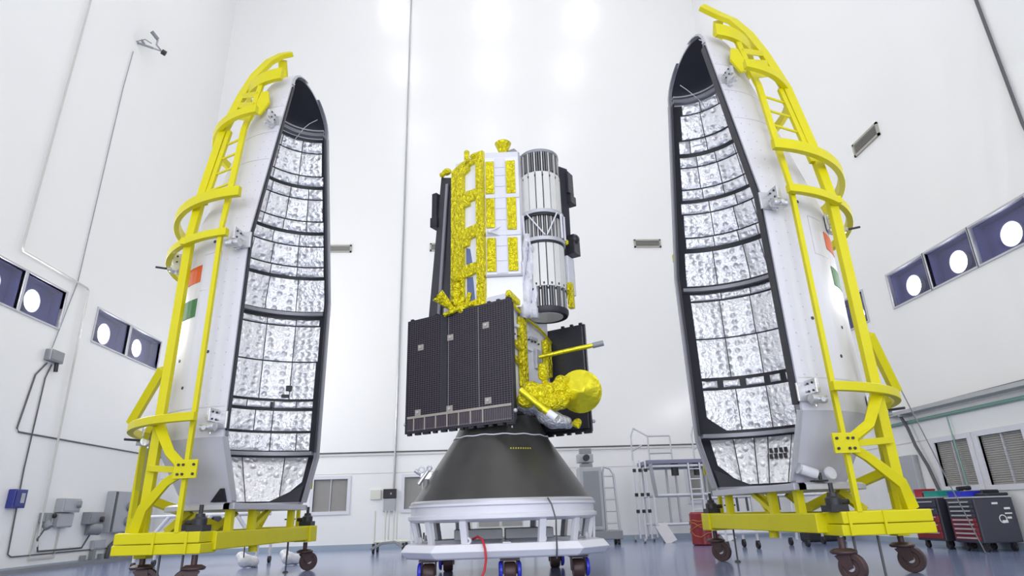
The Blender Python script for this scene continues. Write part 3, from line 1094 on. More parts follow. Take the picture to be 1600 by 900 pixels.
    # threaded levelling legs
    for (u, v, zt_) in ((.27, -1.35, .95), (.30, 1.60, .44), (.62, 1.55, .44)):
        lj = MB()
        lj.cyl(P(u, v, .02), P(u, v, zt_), .014, 8)
        lj.cyl(P(u, v, 0), P(u, v, .025), .05, 12, r2=.03)
        if zt_ > .5:
            lj.cyl(P(u - .09, v, zt_ - .14), P(u + .09, v, zt_ - .14), .012, 6)
        lj.build('levelling_leg', M_CABLE, t)
    return t


for s in ('L', 'R'):
    frame(s)

# ------------------------------------------------------------------ satellite, local frame: x along solar panels, y outward to the front left
SX, SY = .34, 9.40
e1 = Vector((.815, -.579, 0))
rzS = math.atan2(e1.y, e1.x)          # local +x = e1, local -y = front-left normal
sat = thing('satellite', 'gold foil and white satellite with dark folded solar panels standing on black cone', 'satellite', (SX, SY, 0), rzS)
# helper: world point -> local
Sinv = Matrix.Rotation(-rzS, 3, 'Z')


def W(x, y, z):
    return Sinv @ Vector((x - SX, y - SY, z))


def E(e, n, z):
    return Vector((e, -n, z))


# lower body
bod = MB()
bod.b2(E(-.62, -.62, 2.22), E(.55, .62, 3.86))
bod.build('lower_body', M_OSRG, sat, bev=.01)
# foil skirt under the body
sk = MB()
sk.lathe([(.52, 2.12), (.60, 2.2), (.58, 2.3), (.0, 2.3)], seg=10)
sk.build('silver_skirt', M_FOIL2, sat)
MB().b2(E(-.55, -.55, 2.12), E(.5, .5, 2.24)).build('bottom_deck', M_DARK, sat)
# solar panels
for (n, e0, e1_, lab) in ((.74, -1.22, .69, 'front'), (-.74, -.70, 1.15, 'back')):
    sg = 1 if n > 0 else -1
    z0, z1 = 1.97, 3.70
    if sg < 0:
        z0, z1 = 1.93, 3.56
    p = MB().b2(E(e0, n, z0), E(e1_, n - sg * .035, z1)).build('solar_panel', M_SOLAR if sg > 0 else M_BLANKD, sat)
    MB().b2(E(e0 + .02, n - sg * .05, z0 + .02), E(e1_, n - sg * .11, z1 - .02)).build('folded_inner_panel', M_BLANKD, sat, bev=.004)
    eg = MB()
    f = .018
    eg.b2(E(e0 - f, n + sg * .004, z0 - f), E(e1_ + f, n - sg * .04, z0))
    eg.b2(E(e0 - f, n + sg * .004, z1), E(e1_ + f, n - sg * .04, z1 + f))
    eg.b2(E(e0 - f, n + sg * .004, z0), E(e0, n - sg * .04, z1))
    eg.b2(E(e1_, n + sg * .004, z0), E(e1_ + f, n - sg * .04, z1))
    eg.build('panel_edge', M_BLANKD, p)
    if sg > 0:
        st = MB()
        st.b2(E(e0 + .02, n + .002, z0 + .20), E(e1_ - .02, n + .005, z0 + .235))
        st.build('bus_bar_strip', M_TAN, p)
        MB().b2(E(e0 + .02, n + .001, z0 + .015), E(e1_ - .02, n + .003, z0 + .19)).build('lower_cell_row', M_SOLB, p)
        for k in range(7):
            e = e0 + .14 + k * .21
            MB().b2(E(e, n + .003, z0 + .02), E(e + .022, n + .006, z0 + .2)).build('lower_row_divider', M_TAN, p)
        MB().b2(E(-.55, n + .001, z0 + .24), E(-.45, n + .004, z1 - .01)).build('panel_joint', M_BLANKD, p)
        for (e, z) in ((-.96, 3.25), (-.38, 3.31), (.27, 3.38), (-.99, 2.25), (-.39, 2.24), (.29, 2.28)):
            pp = MB().b2(E(e - .055, n + .002, z - .045), E(e + .055, n + .008, z + .045)).build('hold_down_patch', M_TAN, p)
            MB().lathe([(0, .0), (.02, 0), (.02, .02), (0, .025)], c=E(e, n + .008, z), axis=(0, -1, 0), seg=10).build('hold_down_bolt', M_LGREY, pp)
        # flat ribbed line pair
        ln = MB()
        for e in (-.42, .13):
            ln.b2(E(e, n + .001, z0 + .24), E(e + .008, n + .003, z1 - .01))
        ln.build('panel_seam', M_BOX, p)
    for k in range(12):
        e = e0 + .05 + k * (e1_ - e0 - .1) / 11
        MB().box(E(e, n - sg * .03, z0 - .03), (.06 + .03 * (k % 3), .05, .035)).build('panel_bracket', M_DARK, p)
        if k % 3 == 0 or k > 9:
            MB().box(E(e, n - sg * .03, z1 + .03), (.05, .04, .035)).build('panel_bracket', M_DARK, p)
    for e in (e0 - .03, e1_ + .03):
        MB().ball(E(e, n - .02, z0 + .13), .03).build('panel_hinge_knob', M_LGREY, p, smooth=60)
# white fitting beneath the front panel
MB().lathe([(.13, 1.99), (.15, 2.03), (.15, 2.12), (.08, 2.14)], c=E(-.05, .45, 0), seg=16).build('white_fitting', M_OSR, sat, smooth=40)

# upper tower: gold lattice face (front left), white radiator face with gold strips (front), back
A = W(-.36, 9.17, 0)
B = W(.155, 8.80, 0)
Cc = W(.70, 8.75, 0)
D = W(.95, 9.35, 0)
G = W(.45, 9.85, 0)
Hh = W(-.12, 9.62, 0)
zt, zb = 6.30, 3.70


def prism(pts, z0, z1):
    mb = MB()
    a = [mb.bm.verts.new((p.x, p.y, z0)) for p in pts]
    b = [mb.bm.verts.new((p.x, p.y, z1)) for p in pts]
    mb.bm.faces.new(a)
    mb.bm.faces.new(b[::-1])
    for i in range(len(a)):
        j = (i + 1) % len(a)
        mb.bm.faces.new([a[i], b[i], b[j], a[j]])
    return mb


prism([A, B, Cc, D, G, Hh], zb, zt).build('tower_core', M_OSR, sat)
nA = (B - A).cross(Vector((0, 0, 1))).normalized()
if nA.y > 0:
    nA = -nA
nB = (Cc - B).cross(Vector((0, 0, 1))).normalized()
if nB.dot(W(.4, 8, 0) - W(.4, 9, 0)) < 0:
    nB = -nB


def on(P0, P1, f, z, nrm, off=0.0):
    p = P0 + (P1 - P0) * f
    return Vector((p.x, p.y, z)) + nrm * off


def face_bar(mb, P0, P1, nrm, pts, th=.05):
    mb.poly([on(P0, P1, f, z, nrm, .002) for f, z in pts], th, nrm)


# openings between f .37 and .78 of the left face
g = MB()
face_bar(g, A, B, nA, [(-.02, 3.72), (.37, 3.72), (.37, 6.22), (.60, 6.30), (.60, 6.36), (.3, 6.34), (-.02, 6.24)], .06)
face_bar(g, A, B, nA, [(.78, 3.72), (1.0, 3.72), (1.0, 6.42), (.78, 6.42)], .07)
g.build('gold_lattice_post', M_GOLD, sat, smooth=30)
for pts in ([(.37, 6.10), (.55, 6.16), (.55, 6.24), (.78, 6.26), (.78, 6.36), (.37, 6.30)],
            [(.37, 5.50), (.55, 5.50), (.55, 5.57), (.78, 5.58), (.78, 5.76), (.37, 5.76)],
            [(.37, 4.78), (.52, 4.80), (.55, 4.90), (.78, 4.93), (.78, 5.12), (.37, 5.10)],
            [(.37, 4.26), (.55, 4.27), (.78, 4.31), (.78, 4.47), (.55, 4.47), (.37, 4.44)],
            [(.37, 3.72), (.78, 3.72), (.78, 3.86), (.55, 3.84), (.37, 3.80)]):
    g = MB()
    face_bar(g, A, B, nA, pts, .06)
    g.build('gold_lattice_crossbar', M_GOLD, sat, smooth=30)
g = MB()
face_bar(g, A, B, nA, [(.40, 4.5), (.60, 4.45), (.52, 4.75), (.40, 4.78)], .006)
face_bar(g, A, B, nA, [(.42, 3.86), (.66, 3.86), (.60, 4.26), (.42, 4.26)], .006)
g.build('blue_grey_strip', M_BLUESTRIP, sat)
bk = MB()
for k in range(5):
    bk.ball(on(A, B, .18 + .02 * (k % 2), 3.75 + k * .13, nA, .10), .06 + .01 * (k % 3), 10, (1.2, .8, 1.0))
bk.build('gold_cable_bundle', M_GOLD, sat, smooth=60)
# gold fittings along the top edge
tf = MB()
tf.cyl(on(A, B, .45, 6.32, nA, .02), on(A, B, .45, 6.52, nA, .02), .045, 10)
tf.ball(on(A, B, .45, 6.52, nA, .02), .05, 10)
tf.ball(on(A, B, .72, 6.40, nA, .03), .06, 10, (1.6, 1, .7))
tf.build('gold_top_fitting', M_GOLD, sat, smooth=60)
# front white face: gold strips and cross bands
for (f0, f1, z0, z1) in ((.02, .27, 5.62, 6.22), (.02, .27, 5.02, 5.54), (.02, .28, 4.28, 4.84), (.63, .9, 5.62, 6.22), (.63, .9, 4.98, 5.54), (.63, .9, 4.28, 4.84)):
    g = MB()
    face_bar(g, B, Cc, nB, [(f0, z0), (f1, z0), (f1, z1), (f0, z1)], .03)
    g.build('gold_strip', M_GOLD, sat, bev=.008)
g = MB()
face_bar(g, B, Cc, nB, [(.3, 4.25), (.6, 4.25), (.6, 6.28), (.3, 6.28)], .012)
for z in (4.92, 5.58):
    face_bar(g, B, Cc, nB, [(0, z - .035), (1, z - .035), (1, z + .035), (0, z + .035)], .02)
g.build('radiator_band', M_OSRG, sat)
g = MB()
face_bar(g, B, Cc, nB, [(-.02, 4.19), (1.02, 4.19), (1.02, 4.225), (-.02, 4.225)], .03)
for z in (4.45, 4.7, 5.15, 5.35, 5.75, 5.95, 6.1):
    face_bar(g, B, Cc, nB, [(.3, z), (.6, z), (.6, z + .006), (.3, z + .006)], .015)
g.build('dark_seam', M_GREYM, sat)
# top deck
prism([A + Vector((.03, 0, 0)), B, Cc, D, G, Hh], 6.30, 6.40).build('top_deck', M_OSRG, sat)
MB().box(W(.62, 8.95, 6.45), (.2, .18, .12)).build('top_bracket', M_GREYM, sat, bev=.01)
MB().box(W(.50, 9.25, 6.43), (.3, .3, .1)).build('top_bracket', M_GREYM, sat, bev=.01)
hn = W(.47, 8.9, 0)
MB().lathe([(.055, 6.40), (.07, 6.46), (.13, 6.62), (.14, 6.64), (.12, 6.66), (.0, 6.66)], c=hn, seg=14).build('gold_horn', M_GOLD, sat, smooth=40)

# drum of folded rods
dc = W(1.075, 9.02, 0)
RD = .315
ztop, zbot = 6.42, 3.62


def ringed(name, prof, mt, **k):
    return MB().lathe(prof, c=dc, seg=40).build(name, mt, sat, **k)


drum = ringed('drum_core', [(0, zbot + .03), (RD - .05, zbot + .03), (RD - .05, ztop - .02), (0, ztop - .02)], M_DARK, smooth=40)
ringed('drum_top_rim', [(RD - .05, ztop - .05), (RD + .015, ztop - .05), (RD + .015, ztop), (RD - .05, ztop)], M_GREYM, smooth=40)
ringed('drum_end_plate', [(0, zbot - .01), (RD - .04, zbot - .01), (RD + .01, zbot - .02), (RD + .03, zbot + .02), (RD + .03, zbot + .07), (RD - .02, zbot + .1)], M_DARK, smooth=40)
ringed('drum_end_disc', [(0, zbot - .02), (RD - .06, zbot - .02), (RD - .06, zbot - .005)], M_OSR, smooth=40)


def rods(n, z0, z1, w, mt, r, name, ph=0.0, th=.03):
    for k in range(n):
        a = 2 * PI * (k + ph) / n
        # only staves that face outward from the tower
        mb_ = MB()
        wx = Vector((math.cos(a), math.sin(a), 0))
        c = dc + wx * r
        mb_.box((c.x, c.y, (z0 + z1) / 2), (th, w, z1 - z0), rz=a)
        mb_.build(name, mt, sat, bev=.003)


N = 17
for (z0, z1) in ((5.30, 6.0), (4.02, 4.78)):
    rods(N, z0, z1, .102, M_ROD, RD, 'drum_stave')


def drum_rod(k, z0, z1, r_, ivory):
    a = 2 * PI * (k + .5) / (N * 3)
    c = dc + Vector((math.cos(a), math.sin(a), 0)) * r_
    MB().box((c.x, c.y, (z0 + z1) / 2), (.02, .018, z1 - z0), rz=a).build('ivory_drum_rod' if ivory else 'grey_drum_rod', M_ROD if ivory else M_RODD, sat)


for (z0, z1) in ((6.0, 6.38), (3.70, 4.02)):
    for k in range(N * 3):
        drum_rod(k, z0, z1, RD, k % 3 == 1)
for k in range(N * 3):
    drum_rod(k, 4.80, 5.28, RD - .02, k % 2 == 0)
for k in range(N):
    a = 2 * PI * (k + .5) / N
    for (z, ph) in ((5.93, 0), (6.02, .5), (3.98, 0), (4.06, .5)):
        aa = a + ph * 2 * PI / N
        c = dc + Vector((math.cos(aa), math.sin(aa), 0)) * (RD + .012)
        MB().box((c.x, c.y, z), (.012, .026, .035), rz=aa).build('drum_hinge_pin', M_DARK, sat)
for z in (5.28, 4.80):
    ringed('drum_belt_ring', [(RD - .01, z - .03), (RD + .045, z - .03), (RD + .045, z + .03), (RD - .01, z + .03)], M_LGREY, smooth=40)
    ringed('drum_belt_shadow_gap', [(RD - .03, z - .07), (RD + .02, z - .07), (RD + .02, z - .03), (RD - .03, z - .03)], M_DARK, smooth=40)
vb = MB()
fa = math.atan2((Sinv @ Vector((-.12, -1, 0))).y, (Sinv @ Vector((-.12, -1, 0))).x)


def onr(da, z, r=RD + .05):
    return dc + Vector((math.cos(fa + da) * r, math.sin(fa + da) * r, z))


vb.cyl(onr(-.7, 5.26), onr(.12, 4.84), .012, 8)
vb.cyl(onr(.75, 5.26), onr(.2, 4.84), .012, 8)
vb.cyl(onr(-.95, 5.26), onr(-.9, 4.84), .02, 8)
vb.cyl(onr(-1.3, 5.26), onr(-1.25, 4.84), .02, 8)
vb.cyl(onr(1.0, 5.26), onr(1.02, 4.84), .02, 8)
vb.cyl(onr(1.35, 5.26), onr(1.35, 4.84), .02, 8)
vb.build('belt_strut', M_WHITE, sat, smooth=60)
# tripod struts from the tower to the drum belt
ts = MB()
hub = on(B, Cc, .12, 4.92, nB, .10)
ts.cyl(hub, onr(-1.2, 5.28), .014, 8)
ts.cyl(hub, onr(-1.2, 4.82), .014, 8)
ts.ball(hub, .04, 10)
ts.build('drum_support_strut', M_WHITE, sat, smooth=60)
# grey mast between tower and drum, and crinkled blanket below it
MB().b2(W(.70, 8.98, 4.2) + Vector((-.03, -.05, 0)), W(.70, 8.98, 6.45) + Vector((.05, .14, 0))).build('drum_mast', M_LGREY, sat, bev=.01)
bl = MB()
rows_ = []
for j in range(12):
    z = 4.9 - j * .125
    rw = []
    for i in range(7):
        f = i / 6
        wdt = .10 + .16 * min(1, j / 8)
        x = .77 - wdt * (.4 if j > 3 else .3) + wdt * 1.0 * f
        y = 8.78 + .05 * math.sin(i * 1.7 + j * .9) + .03 * math.sin(j * 2.3)
        p = W(x, y, z)
        rw.append(bl.bm.verts.new(p))
    rows_.append(rw)
for j in range(11):
    for i in range(6):
        bl.bm.faces.new([rows_[j][i], rows_[j][i + 1], rows_[j + 1][i + 1], rows_[j + 1][i]])
blo = bl.build('crinkled_blanket', M_MLI, sat, smooth=60)
sol = blo.modifiers.new('solid', 'SOLIDIFY')
sol.thickness = .03
# antenna panels folded along the sides
lp = MB()
lp.hexa([W(-.60, 9.55, 6.38), W(-.37, 9.45, 6.32), W(-.27, 9.95, 6.32), W(-.5, 10.05, 6.38), W(-.80, 9.55, 3.5), W(-.46, 9.45, 3.5), W(-.36, 9.95, 3.5), W(-.7, 10.05, 3.5)])
lpo = lp.build('folded_antenna_panel', M_BLANKD, sat, bev=.01)
g = MB()
g.sweep([W(-.49, 9.47, 6.2), W(-.62, 9.47, 3.6)], .05, .03, side=(1, 0, 0))
g.build('panel_spine', M_GREYM, lpo)
for c_, z_ in (((-.66, 9.6, 5.80), (.10, .2, .50)), ((-.67, 9.6, 5.5), (.14, .2, .18))):
    MB().box(W(*c_), z_).build('panel_end_block', M_BLANKD, lpo, bev=.01)
g = MB()
g.ball(W(-.50, 9.5, 6.46), .07, 10, (1.3, 1, .9))
g.ball(W(-.58, 9.5, 6.40), .05, 10)
g.build('gold_cap', M_GOLD, lpo, smooth=60)
g = MB()
g.lathe([(.05, 0), (.08, 0), (.08, .05), (.05, .05)], c=W(-.30, 9.42, 6.38), axis=(0, -1, .3), seg=14)
g.box(W(-.3, 9.45, 6.28), (.1, .1, .1))
g.build('silver_clamp_ring', M_SILV, lpo)
rp = MB()
rp.hexa([W(1.44, 9.2, 6.40), W(1.60, 9.3, 6.40), W(1.5, 9.8, 6.40), W(1.3, 9.7, 6.40), W(1.42, 9.2, 4.75), W(1.58, 9.3, 4.75), W(1.5, 9.8, 4.75), W(1.3, 9.7, 4.75)])
rpo = rp.build('folded_antenna_panel', M_BLANKD, sat, bev=.01)
for c_, z_ in (((1.60, 9.35, 6.12), (.12, .2, .42)), ((1.62, 9.35, 5.8), (.14, .2, .16)), ((1.58, 9.3, 4.92), (.22, .22, .34))):
    MB().box(W(*c_), z_).build('panel_end_block', M_BLANKD, rpo, bev=.01)
MB().ball(W(1.62, 9.25, 5.02), .10, 10).build('hinge_drum', M_BLANKD, rpo, smooth=50)
MB().ball(W(1.47, 9.15, 4.93), .05, 10).build('gold_latch', M_GOLD, rpo, smooth=50)
MB().box(W(1.47, 9.0, 3.95), (.08, .1, .42)).build('gold_side_wrap', M_GOLD, sat, bev=.01)
MB().b2(W(1.40, 9.3, 4.05) - Vector((.1, .1, 0)), W(1.48, 9.3, 4.7) + Vector((.1, .1, 0))).build('white_side_box', M_MLI, sat, bev=.02)

# thruster horn at the lower left of the tower
hb_ = thing  # keep name short
h0, h1 = W(-.38, 9.05, 3.78), W(-.60, 8.98, 3.98)
MB().tube([h0, h1], .045, 14, r2=.11).build('gold_nozzle', M_GOLD, sat, smooth=50)
MB().tube([h1, h1 + (h1 - h0) * .02], .10, 14).build('nozzle_mouth', M_BLACK, sat)
g = MB()
for p, q in (((-.38, 9.05, 3.78), (-.2, 9.0, 3.62)), ((-.36, 9.05, 3.84), (-.15, 9.1, 4.0)), ((-.42, 9.05, 3.70), (-.22, 8.98, 3.66)), ((-.5, 9.0, 3.66), (-.05, 8.85, 3.80)),
             ((-.2, 9.0, 3.66), (-.1, 8.95, 4.0)), ((-.32, 9.0, 3.68), (-.2, 9.0, 3.95))):
    g.cyl(W(*p), W(*q), .035, 8)
g.ball(W(-.18, 9.0, 3.72), .13, 12, (1.1, 1, 1))
g.build('gold_pipework', M_GOLD, sat, smooth=50)

# gear on the front right face of the lower body
XF = .56   # local x of that face


def Fp(n, z, o=0.0):
    return E(XF + o, n, z)


g = MB()
g.sweep([Fp(.28, 3.56, .05), Fp(.28, 2.5, .05)], .13, .10, side=(0, 1, 0))
g.build('gold_vertical_duct', M_GOLD, sat, bev=.015, smooth=40)
g = MB()
g.sweep([Fp(-.45, 3.35, .05), Fp(-.45, 2.75, .05)], .15, .10, side=(0, 1, 0))
g.build('gold_vertical_duct', M_GOLD, sat, bev=.015, smooth=40)
g = MB()
g.sweep([Fp(.6, 3.14, .05), Fp(.28, 3.04, .06)], .07, .07, side=(0, 0, 1))
g.sweep([Fp(.6, 2.90, .05), Fp(.28, 2.82, .06)], .07, .07, side=(0, 0, 1))
g.build('gold_crossbar', M_GOLD, sat, bev=.012)
g = MB()
g.tube([Fp(.5, 3.72, .02), Fp(.30, 3.58, .07), Fp(.0, 3.52, .07), Fp(-.35, 3.46, .05), Fp(-.62, 3.34, .04)], .022, 8)
g.tube([Fp(.28, 3.56, .08), Fp(-.1, 3.66, .1), Fp(-.4, 3.72, .1)], .014, 8)
g.build('gold_edge_pipe', M_GOLDS, sat, smooth=60)
MB().sweep([Fp(.62, 3.86, .02), Fp(.1, 3.68, .04)], .10, .08, side=(0, 0, 1)).build('gold_edge_wrap', M_GOLD, sat, bev=.02)
a0_, a1_ = W(1.37, 8.85, 3.04), W(1.72, 8.75, 3.085)
MB().tube([W(.93, 9.0, 2.98), a0_, a1_], .035, 10).build('gold_boom_arm', M_GOLDS, sat, smooth=60)
MB().tube([W(1.70, 8.755, 3.08), W(1.86, 8.73, 3.11)], .043, 12).build('grey_boom_tip', M_BOX, sat, smooth=60)
for k, (n, z, sz) in enumerate(((.15, 3.42, (.04, .16, .10)), (-.1, 3.3, (.04, .2, .05)), (.38, 3.4, (.04, .12, .05)), (-.2, 3.0, (.05, .14, .3)), (.05, 3.12, (.04, .18, .06)))):
    MB().box(Fp(n, z, .02), sz).build('instrument_plate', M_LGREY if k % 2 else M_MLI, sat, bev=.006)
for k in range(9):
    MB().box(Fp(.55 - k * .1, 3.25 + .01 * (k % 2), .02), (.02, .03, .02)).build('dark_connector', M_DARK, sat)
# foil-wrapped mechanism
lump = MB()
rng = random.Random(11)
for (x, y, z, r) in ((.62, 8.42, 2.62, .16), (.74, 8.4, 2.58, .17), (.86, 8.45, 2.62, .16), (.98, 8.5, 2.66, .15), (1.05, 8.5, 2.75, .13), (.80, 8.45, 2.86, .10), (.80, 8.45, 2.97, .09),
                     (.90, 8.4, 2.45, .17), (1.02, 8.45, 2.48, .16), (.76, 8.35, 2.44, .12), (1.13, 8.5, 2.64, .10), (1.12, 8.5, 2.78, .09), (.55, 8.45, 2.52, .13), (1.18, 8.5, 2.58, .10)):
    lump.ball(W(x + .12, y, z - .27), r * .9, 12, (rng.uniform(.8, 1.2), rng.uniform(.8, 1.2), rng.uniform(.75, 1.1)))
lo_ = lump.build('gold_wrapped_mechanism', M_GOLD, sat, smooth=60)
dm_ = lo_.modifiers.new('remesh', 'REMESH')
dm_.mode = 'VOXEL'
dm_.voxel_size = .022
dm_.use_smooth_shade = False
# dish cover: faceted cone in front of a round rim
dcn = W(1.43, 8.5, 2.36)
dax = (Sinv @ Vector((-.18, -.9, -.22))).normalized()
dq = Vector((0, 0, 1)).rotation_difference(dax).to_matrix()
mb_ = MB()
ap = mb_.bm.verts.new(dcn + dq @ Vector((0, 0, .20)))
rim, rim2 = [], []
ND = 30
for k in range(ND):
    a = 2 * PI * k / ND
    rim.append(mb_.bm.verts.new(dcn + dq @ Vector((.30 * math.cos(a), .30 * math.sin(a), 0))))
    rim2.append(mb_.bm.verts.new(dcn + dq @ Vector((.24 * math.cos(a), .24 * math.sin(a), -.14))))
mid = []
for k in range(5):
    a = 2 * PI * (k * 6) / ND
    mid.append(a)
for k in range(ND):
    j = (k + 1) % ND
    mb_.bm.faces.new([ap, rim[k], rim[j]])
    mb_.bm.faces.new([rim[k], rim2[k], rim2[j], rim[j]])
mb_.bm.faces.new(rim2[::-1])
for v in list(rim):
    pass
# fold the cover into five flat gores
for k, v in enumerate(rim):
    a = 2 * PI * k / ND
    ph = (a % (2 * PI / 5)) - PI / 5
    v.co += dax * (.05 * (math.cos(PI / 5) / math.cos(ph) - .81))
mb_.build('gold_dish_cover', M_GOLDS, sat)
# strut with white cup, small thruster, silver blanket lumps below
MB().tube([W(.58, 8.30, 2.36), W(.93, 8.2, 2.03)], .045, 12).build('gold_tube', M_GOLDS, sat, smooth=50)
MB().tube([W(.93, 8.2, 2.03), W(1.03, 8.18, 1.95)], .055, 12).build('white_tube_cup', M_OSR, sat, smooth=50)
lump = MB()
for (x, y, z, r) in ((.95, 8.8, 2.08, .16), (1.08, 8.85, 2.02, .18), (1.2, 8.9, 2.0, .15), (1.3, 9.0, 1.98, .10), (.78, 8.75, 2.2, .15), (.62, 8.7, 2.22, .14)):
    lump.ball(W(x, y, z), r * .9, 10, (rng.uniform(.9, 1.2), rng.uniform(.9, 1.1), rng.uniform(.7, .9)))
lo_ = lump.build('silver_blanket_bundle', M_FOIL2, sat, smooth=30)
dm_ = lo_.modifiers.new('remesh', 'REMESH')
dm_.mode = 'VOXEL'
dm_.voxel_size = .03
g = MB()
g.ball(W(1.42, 8.85, 1.98), .06, 10)
g.cyl(W(1.36, 8.85, 1.98), W(1.45, 8.82, 1.93), .05, 12)
g.build('gold_thruster', M_GOLD, sat, smooth=50)

# ------------------------------------------------------------------ adapter cone
cone = thing('payload_adapter_cone', 'black truncated cone adapter under the satellite, on the white round stand', 'adapter cone', (SX, SY, 0), 0)
MB().lathe([(1.275, .965), (.695, 1.83), (.56, 2.11), (.50, 2.11), (.66, 1.82), (1.22, .965)], seg=72, closed_prof=True).build('cone_wall', M_CONE, cone, smooth=30)
MB().lathe([(1.22, .925), (1.31, .925), (1.31, .95), (1.285, .975), (1.22, .975)], seg=72, closed_prof=True).build('bottom_flange', M_LGREY, cone, smooth=30)
mb_ = MB()
pts = []
for k in range(73):
    a = 2 * PI * k / 72
    z = 1.83 + .006 * math.sin(k * 1.3)
    r = .704
    pts.append((r * math.cos(a), r * math.sin(a), z))
mb_.tube(pts, .009, 6, cap=False)
mb_.build('white_tape_ring', M_WHITE, cone)
yl = MB()
for k in range(9):
    a = R(-90 + 7.0 + k * 2.4)
    r = .696 + (1.83 - 1.62) * .671 + .003
    yl.box((r * math.cos(a), r * math.sin(a), 1.62), (.006, .018, .018), rz=a)
yl.build('yellow_dash_marking', M_YLINE, cone)
ws = MB()
for z in (1.93, 2.0):
    r = .695 - (z - 1.83) * .48 + .012
    ws.box((r * math.cos(R(-78)), r * math.sin(R(-78)), z), (.01, .02, .03), rz=R(-78))
ws.build('white_mark', M_WHITE, cone)
cb_ = MB()
r0 = 1.1
c_ = Vector((r0 * math.cos(R(188)), r0 * math.sin(R(188)), 1.33))
cb_.box(c_, (.16, .12, .10), rz=R(8))
cb_.cyl(c_ + Vector((-.10, -.08, -.12)), c_ + Vector((.04, -.04, .08)), .03, 8)
cb_.cyl(c_ + Vector((-.16, 0, .08)), c_ + Vector((.10, 0, -.08)), .03, 8)
cb_.lathe([(.03, -.02), (.05, -.02), (.05, .02), (.03, .02)], c=c_ + Vector((-.06, -.07, .08)), axis=(0, 1, .2), seg=14, closed_prof=True)
cb_.lathe([(.02, -.02), (.04, -.02), (.04, .02), (.02, .02)], c=c_ + Vector((.05, -.07, .10)), axis=(.2, 1, .2), seg=14, closed_prof=True)
cb_.build('silver_clamp', M_SILV, cone, bev=.004)

# ------------------------------------------------------------------ round stand
st = thing('round_assembly_stand', 'white round steel stand on casters carrying the black cone', 'stand', (SX, SY, 0), 0)
MB().lathe([(1.22, .70), (1.26, .70), (1.34, .74), (1.34, .78), (1.30, .80), (1.30, .885), (1.33, .90), (1.33, .925), (1.22, .925)], seg=72, closed_prof=True).build('top_ring', M_WHITE, st, smooth=30)
br_ = MB()
lp_ = []
for (hw, z) in ((1.25, .28), (1.28, .30), (1.33, .37), (1.27, .45)):
    c_ = hw - .40
    lp_.append([br_.bm.verts.new((x, y, z)) for x, y in ((-c_, -hw), (c_, -hw), (hw, -c_), (hw, c_), (c_, hw), (-c_, hw), (-hw, c_), (-hw, -c_))])
for z in (.45, .28):
    lp_.append([br_.bm.verts.new((x, y, z)) for x, y in ((-.7, -1.02), (.7, -1.02), (1.02, -.7), (1.02, .7), (.7, 1.02), (-.7, 1.02), (-1.02, .7), (-1.02, -.7))])
for i in range(6):
    a_, b_ = lp_[i], lp_[(i + 1) % 6]
    for k in range(8):
        br_.bm.faces.new([a_[k], a_[(k + 1) % 8], b_[(k + 1) % 8], b_[k]])
br_.build('base_ring', M_WHITE, st, bev=.008)
for ang_ in (21, 47, 78, 101, 128, 155, -25, -52, -79, -101, -128, -155):
    a = R(-90 + ang_)
    c0 = Vector((math.cos(a), math.sin(a), 0))
    MB().sweep([c0 * 1.21 + Vector((0, 0, .44)), c0 * 1.27 + Vector((0, 0, .72))], .09, .06, side=(-math.sin(a), math.cos(a), 0)).build('stand_post', M_WHITE, st, bev=.005)
for k in range(4):
    a = R(-90 + 84 + k * 64)
    c0 = Vector((math.cos(a), math.sin(a), 0))
    MB().sweep([c0 * 1.28 + Vector((0, 0, .44)), c0 * 1.30 + Vector((0, 0, .73))], .05, .03, side=(-math.sin(a), math.cos(a), 0)).build('stand_gusset', M_WHITE, st)
mb_ = MB()
for k in range(8):
    a = R(-90 + 22 + k * 45)
    c0 = Vector((math.cos(a), math.sin(a), 0))
    mb_.lathe([(.02, -.015), (.045, -.015), (.045, .015), (.02, .015)], c=c0 * 1.22 + Vector((0, 0, .485)), axis=(math.cos(a), math.sin(a), 0), seg=14, closed_prof=True)
mb_.build('lifting_eye', M_WHITE, st)
cs = MB()
cs.b2((-1.2, -.05, .36), (1.2, .05, .46))
cs.b2((-.05, -1.2, .36), (.05, 1.2, .46))
cs.build('base_crossbeam', M_WHITE, st)
gb = MB()
gb.b2((-.68, -.35, .465), (-.02, .05, .60))
gb.b2((.02, -.35, .465), (.68, .05, .60))
gb.build('grey_ballast_box', M_LBOX, st, bev=.01)


def stand_caster(a_deg, r=1.17):
    a = R(a_deg)
    c = Vector((math.cos(a) * r, math.sin(a) * r, 0))
    a = R(-90)
    f = MB()
    f.box(c + Vector((0, 0, .265)), (.24, .24, .03), rz=a)
    f.cyl(c + Vector((0, 0, .24)), c + Vector((0, 0, .265)), .09, 14)
    tn = Vector((-math.sin(a), math.cos(a), 0))
    for sgn in (-1, 1):
        f.sweep([c + tn * .085 * sgn + Vector((0, 0, .27)), c + tn * .085 * sgn + Vector((0, 0, .09))], [.16, .09], .015, side=(math.cos(a), math.sin(a), 0))
    f.build('caster_fork', M_BROWN, st)
    w = MB()
    w.lathe([(0, -.06), (.07, -.06), (.105, -.07), (.115, -.055), (.115, .055), (.105, .07), (.07, .06), (0, .06)], c=c + Vector((0, 0, .115)), axis=tn, seg=26)
    w.build('caster_wheel', M_BROWN, st, smooth=35)
    for sgn in ((-1, 1) if abs(c.x) < .2 else (((1,) if (c.x > 0) == (tn.x > 0) else (-1,)))):
        MB().lathe([(0, 0), (.11, 0), (.11, .03), (.09, .045), (0, .045)], c=c + tn * (.095 * sgn) + Vector((0, 0, .13)), axis=tn * sgn, seg=20).build('blue_wheel_guard', M_BLUE, st)


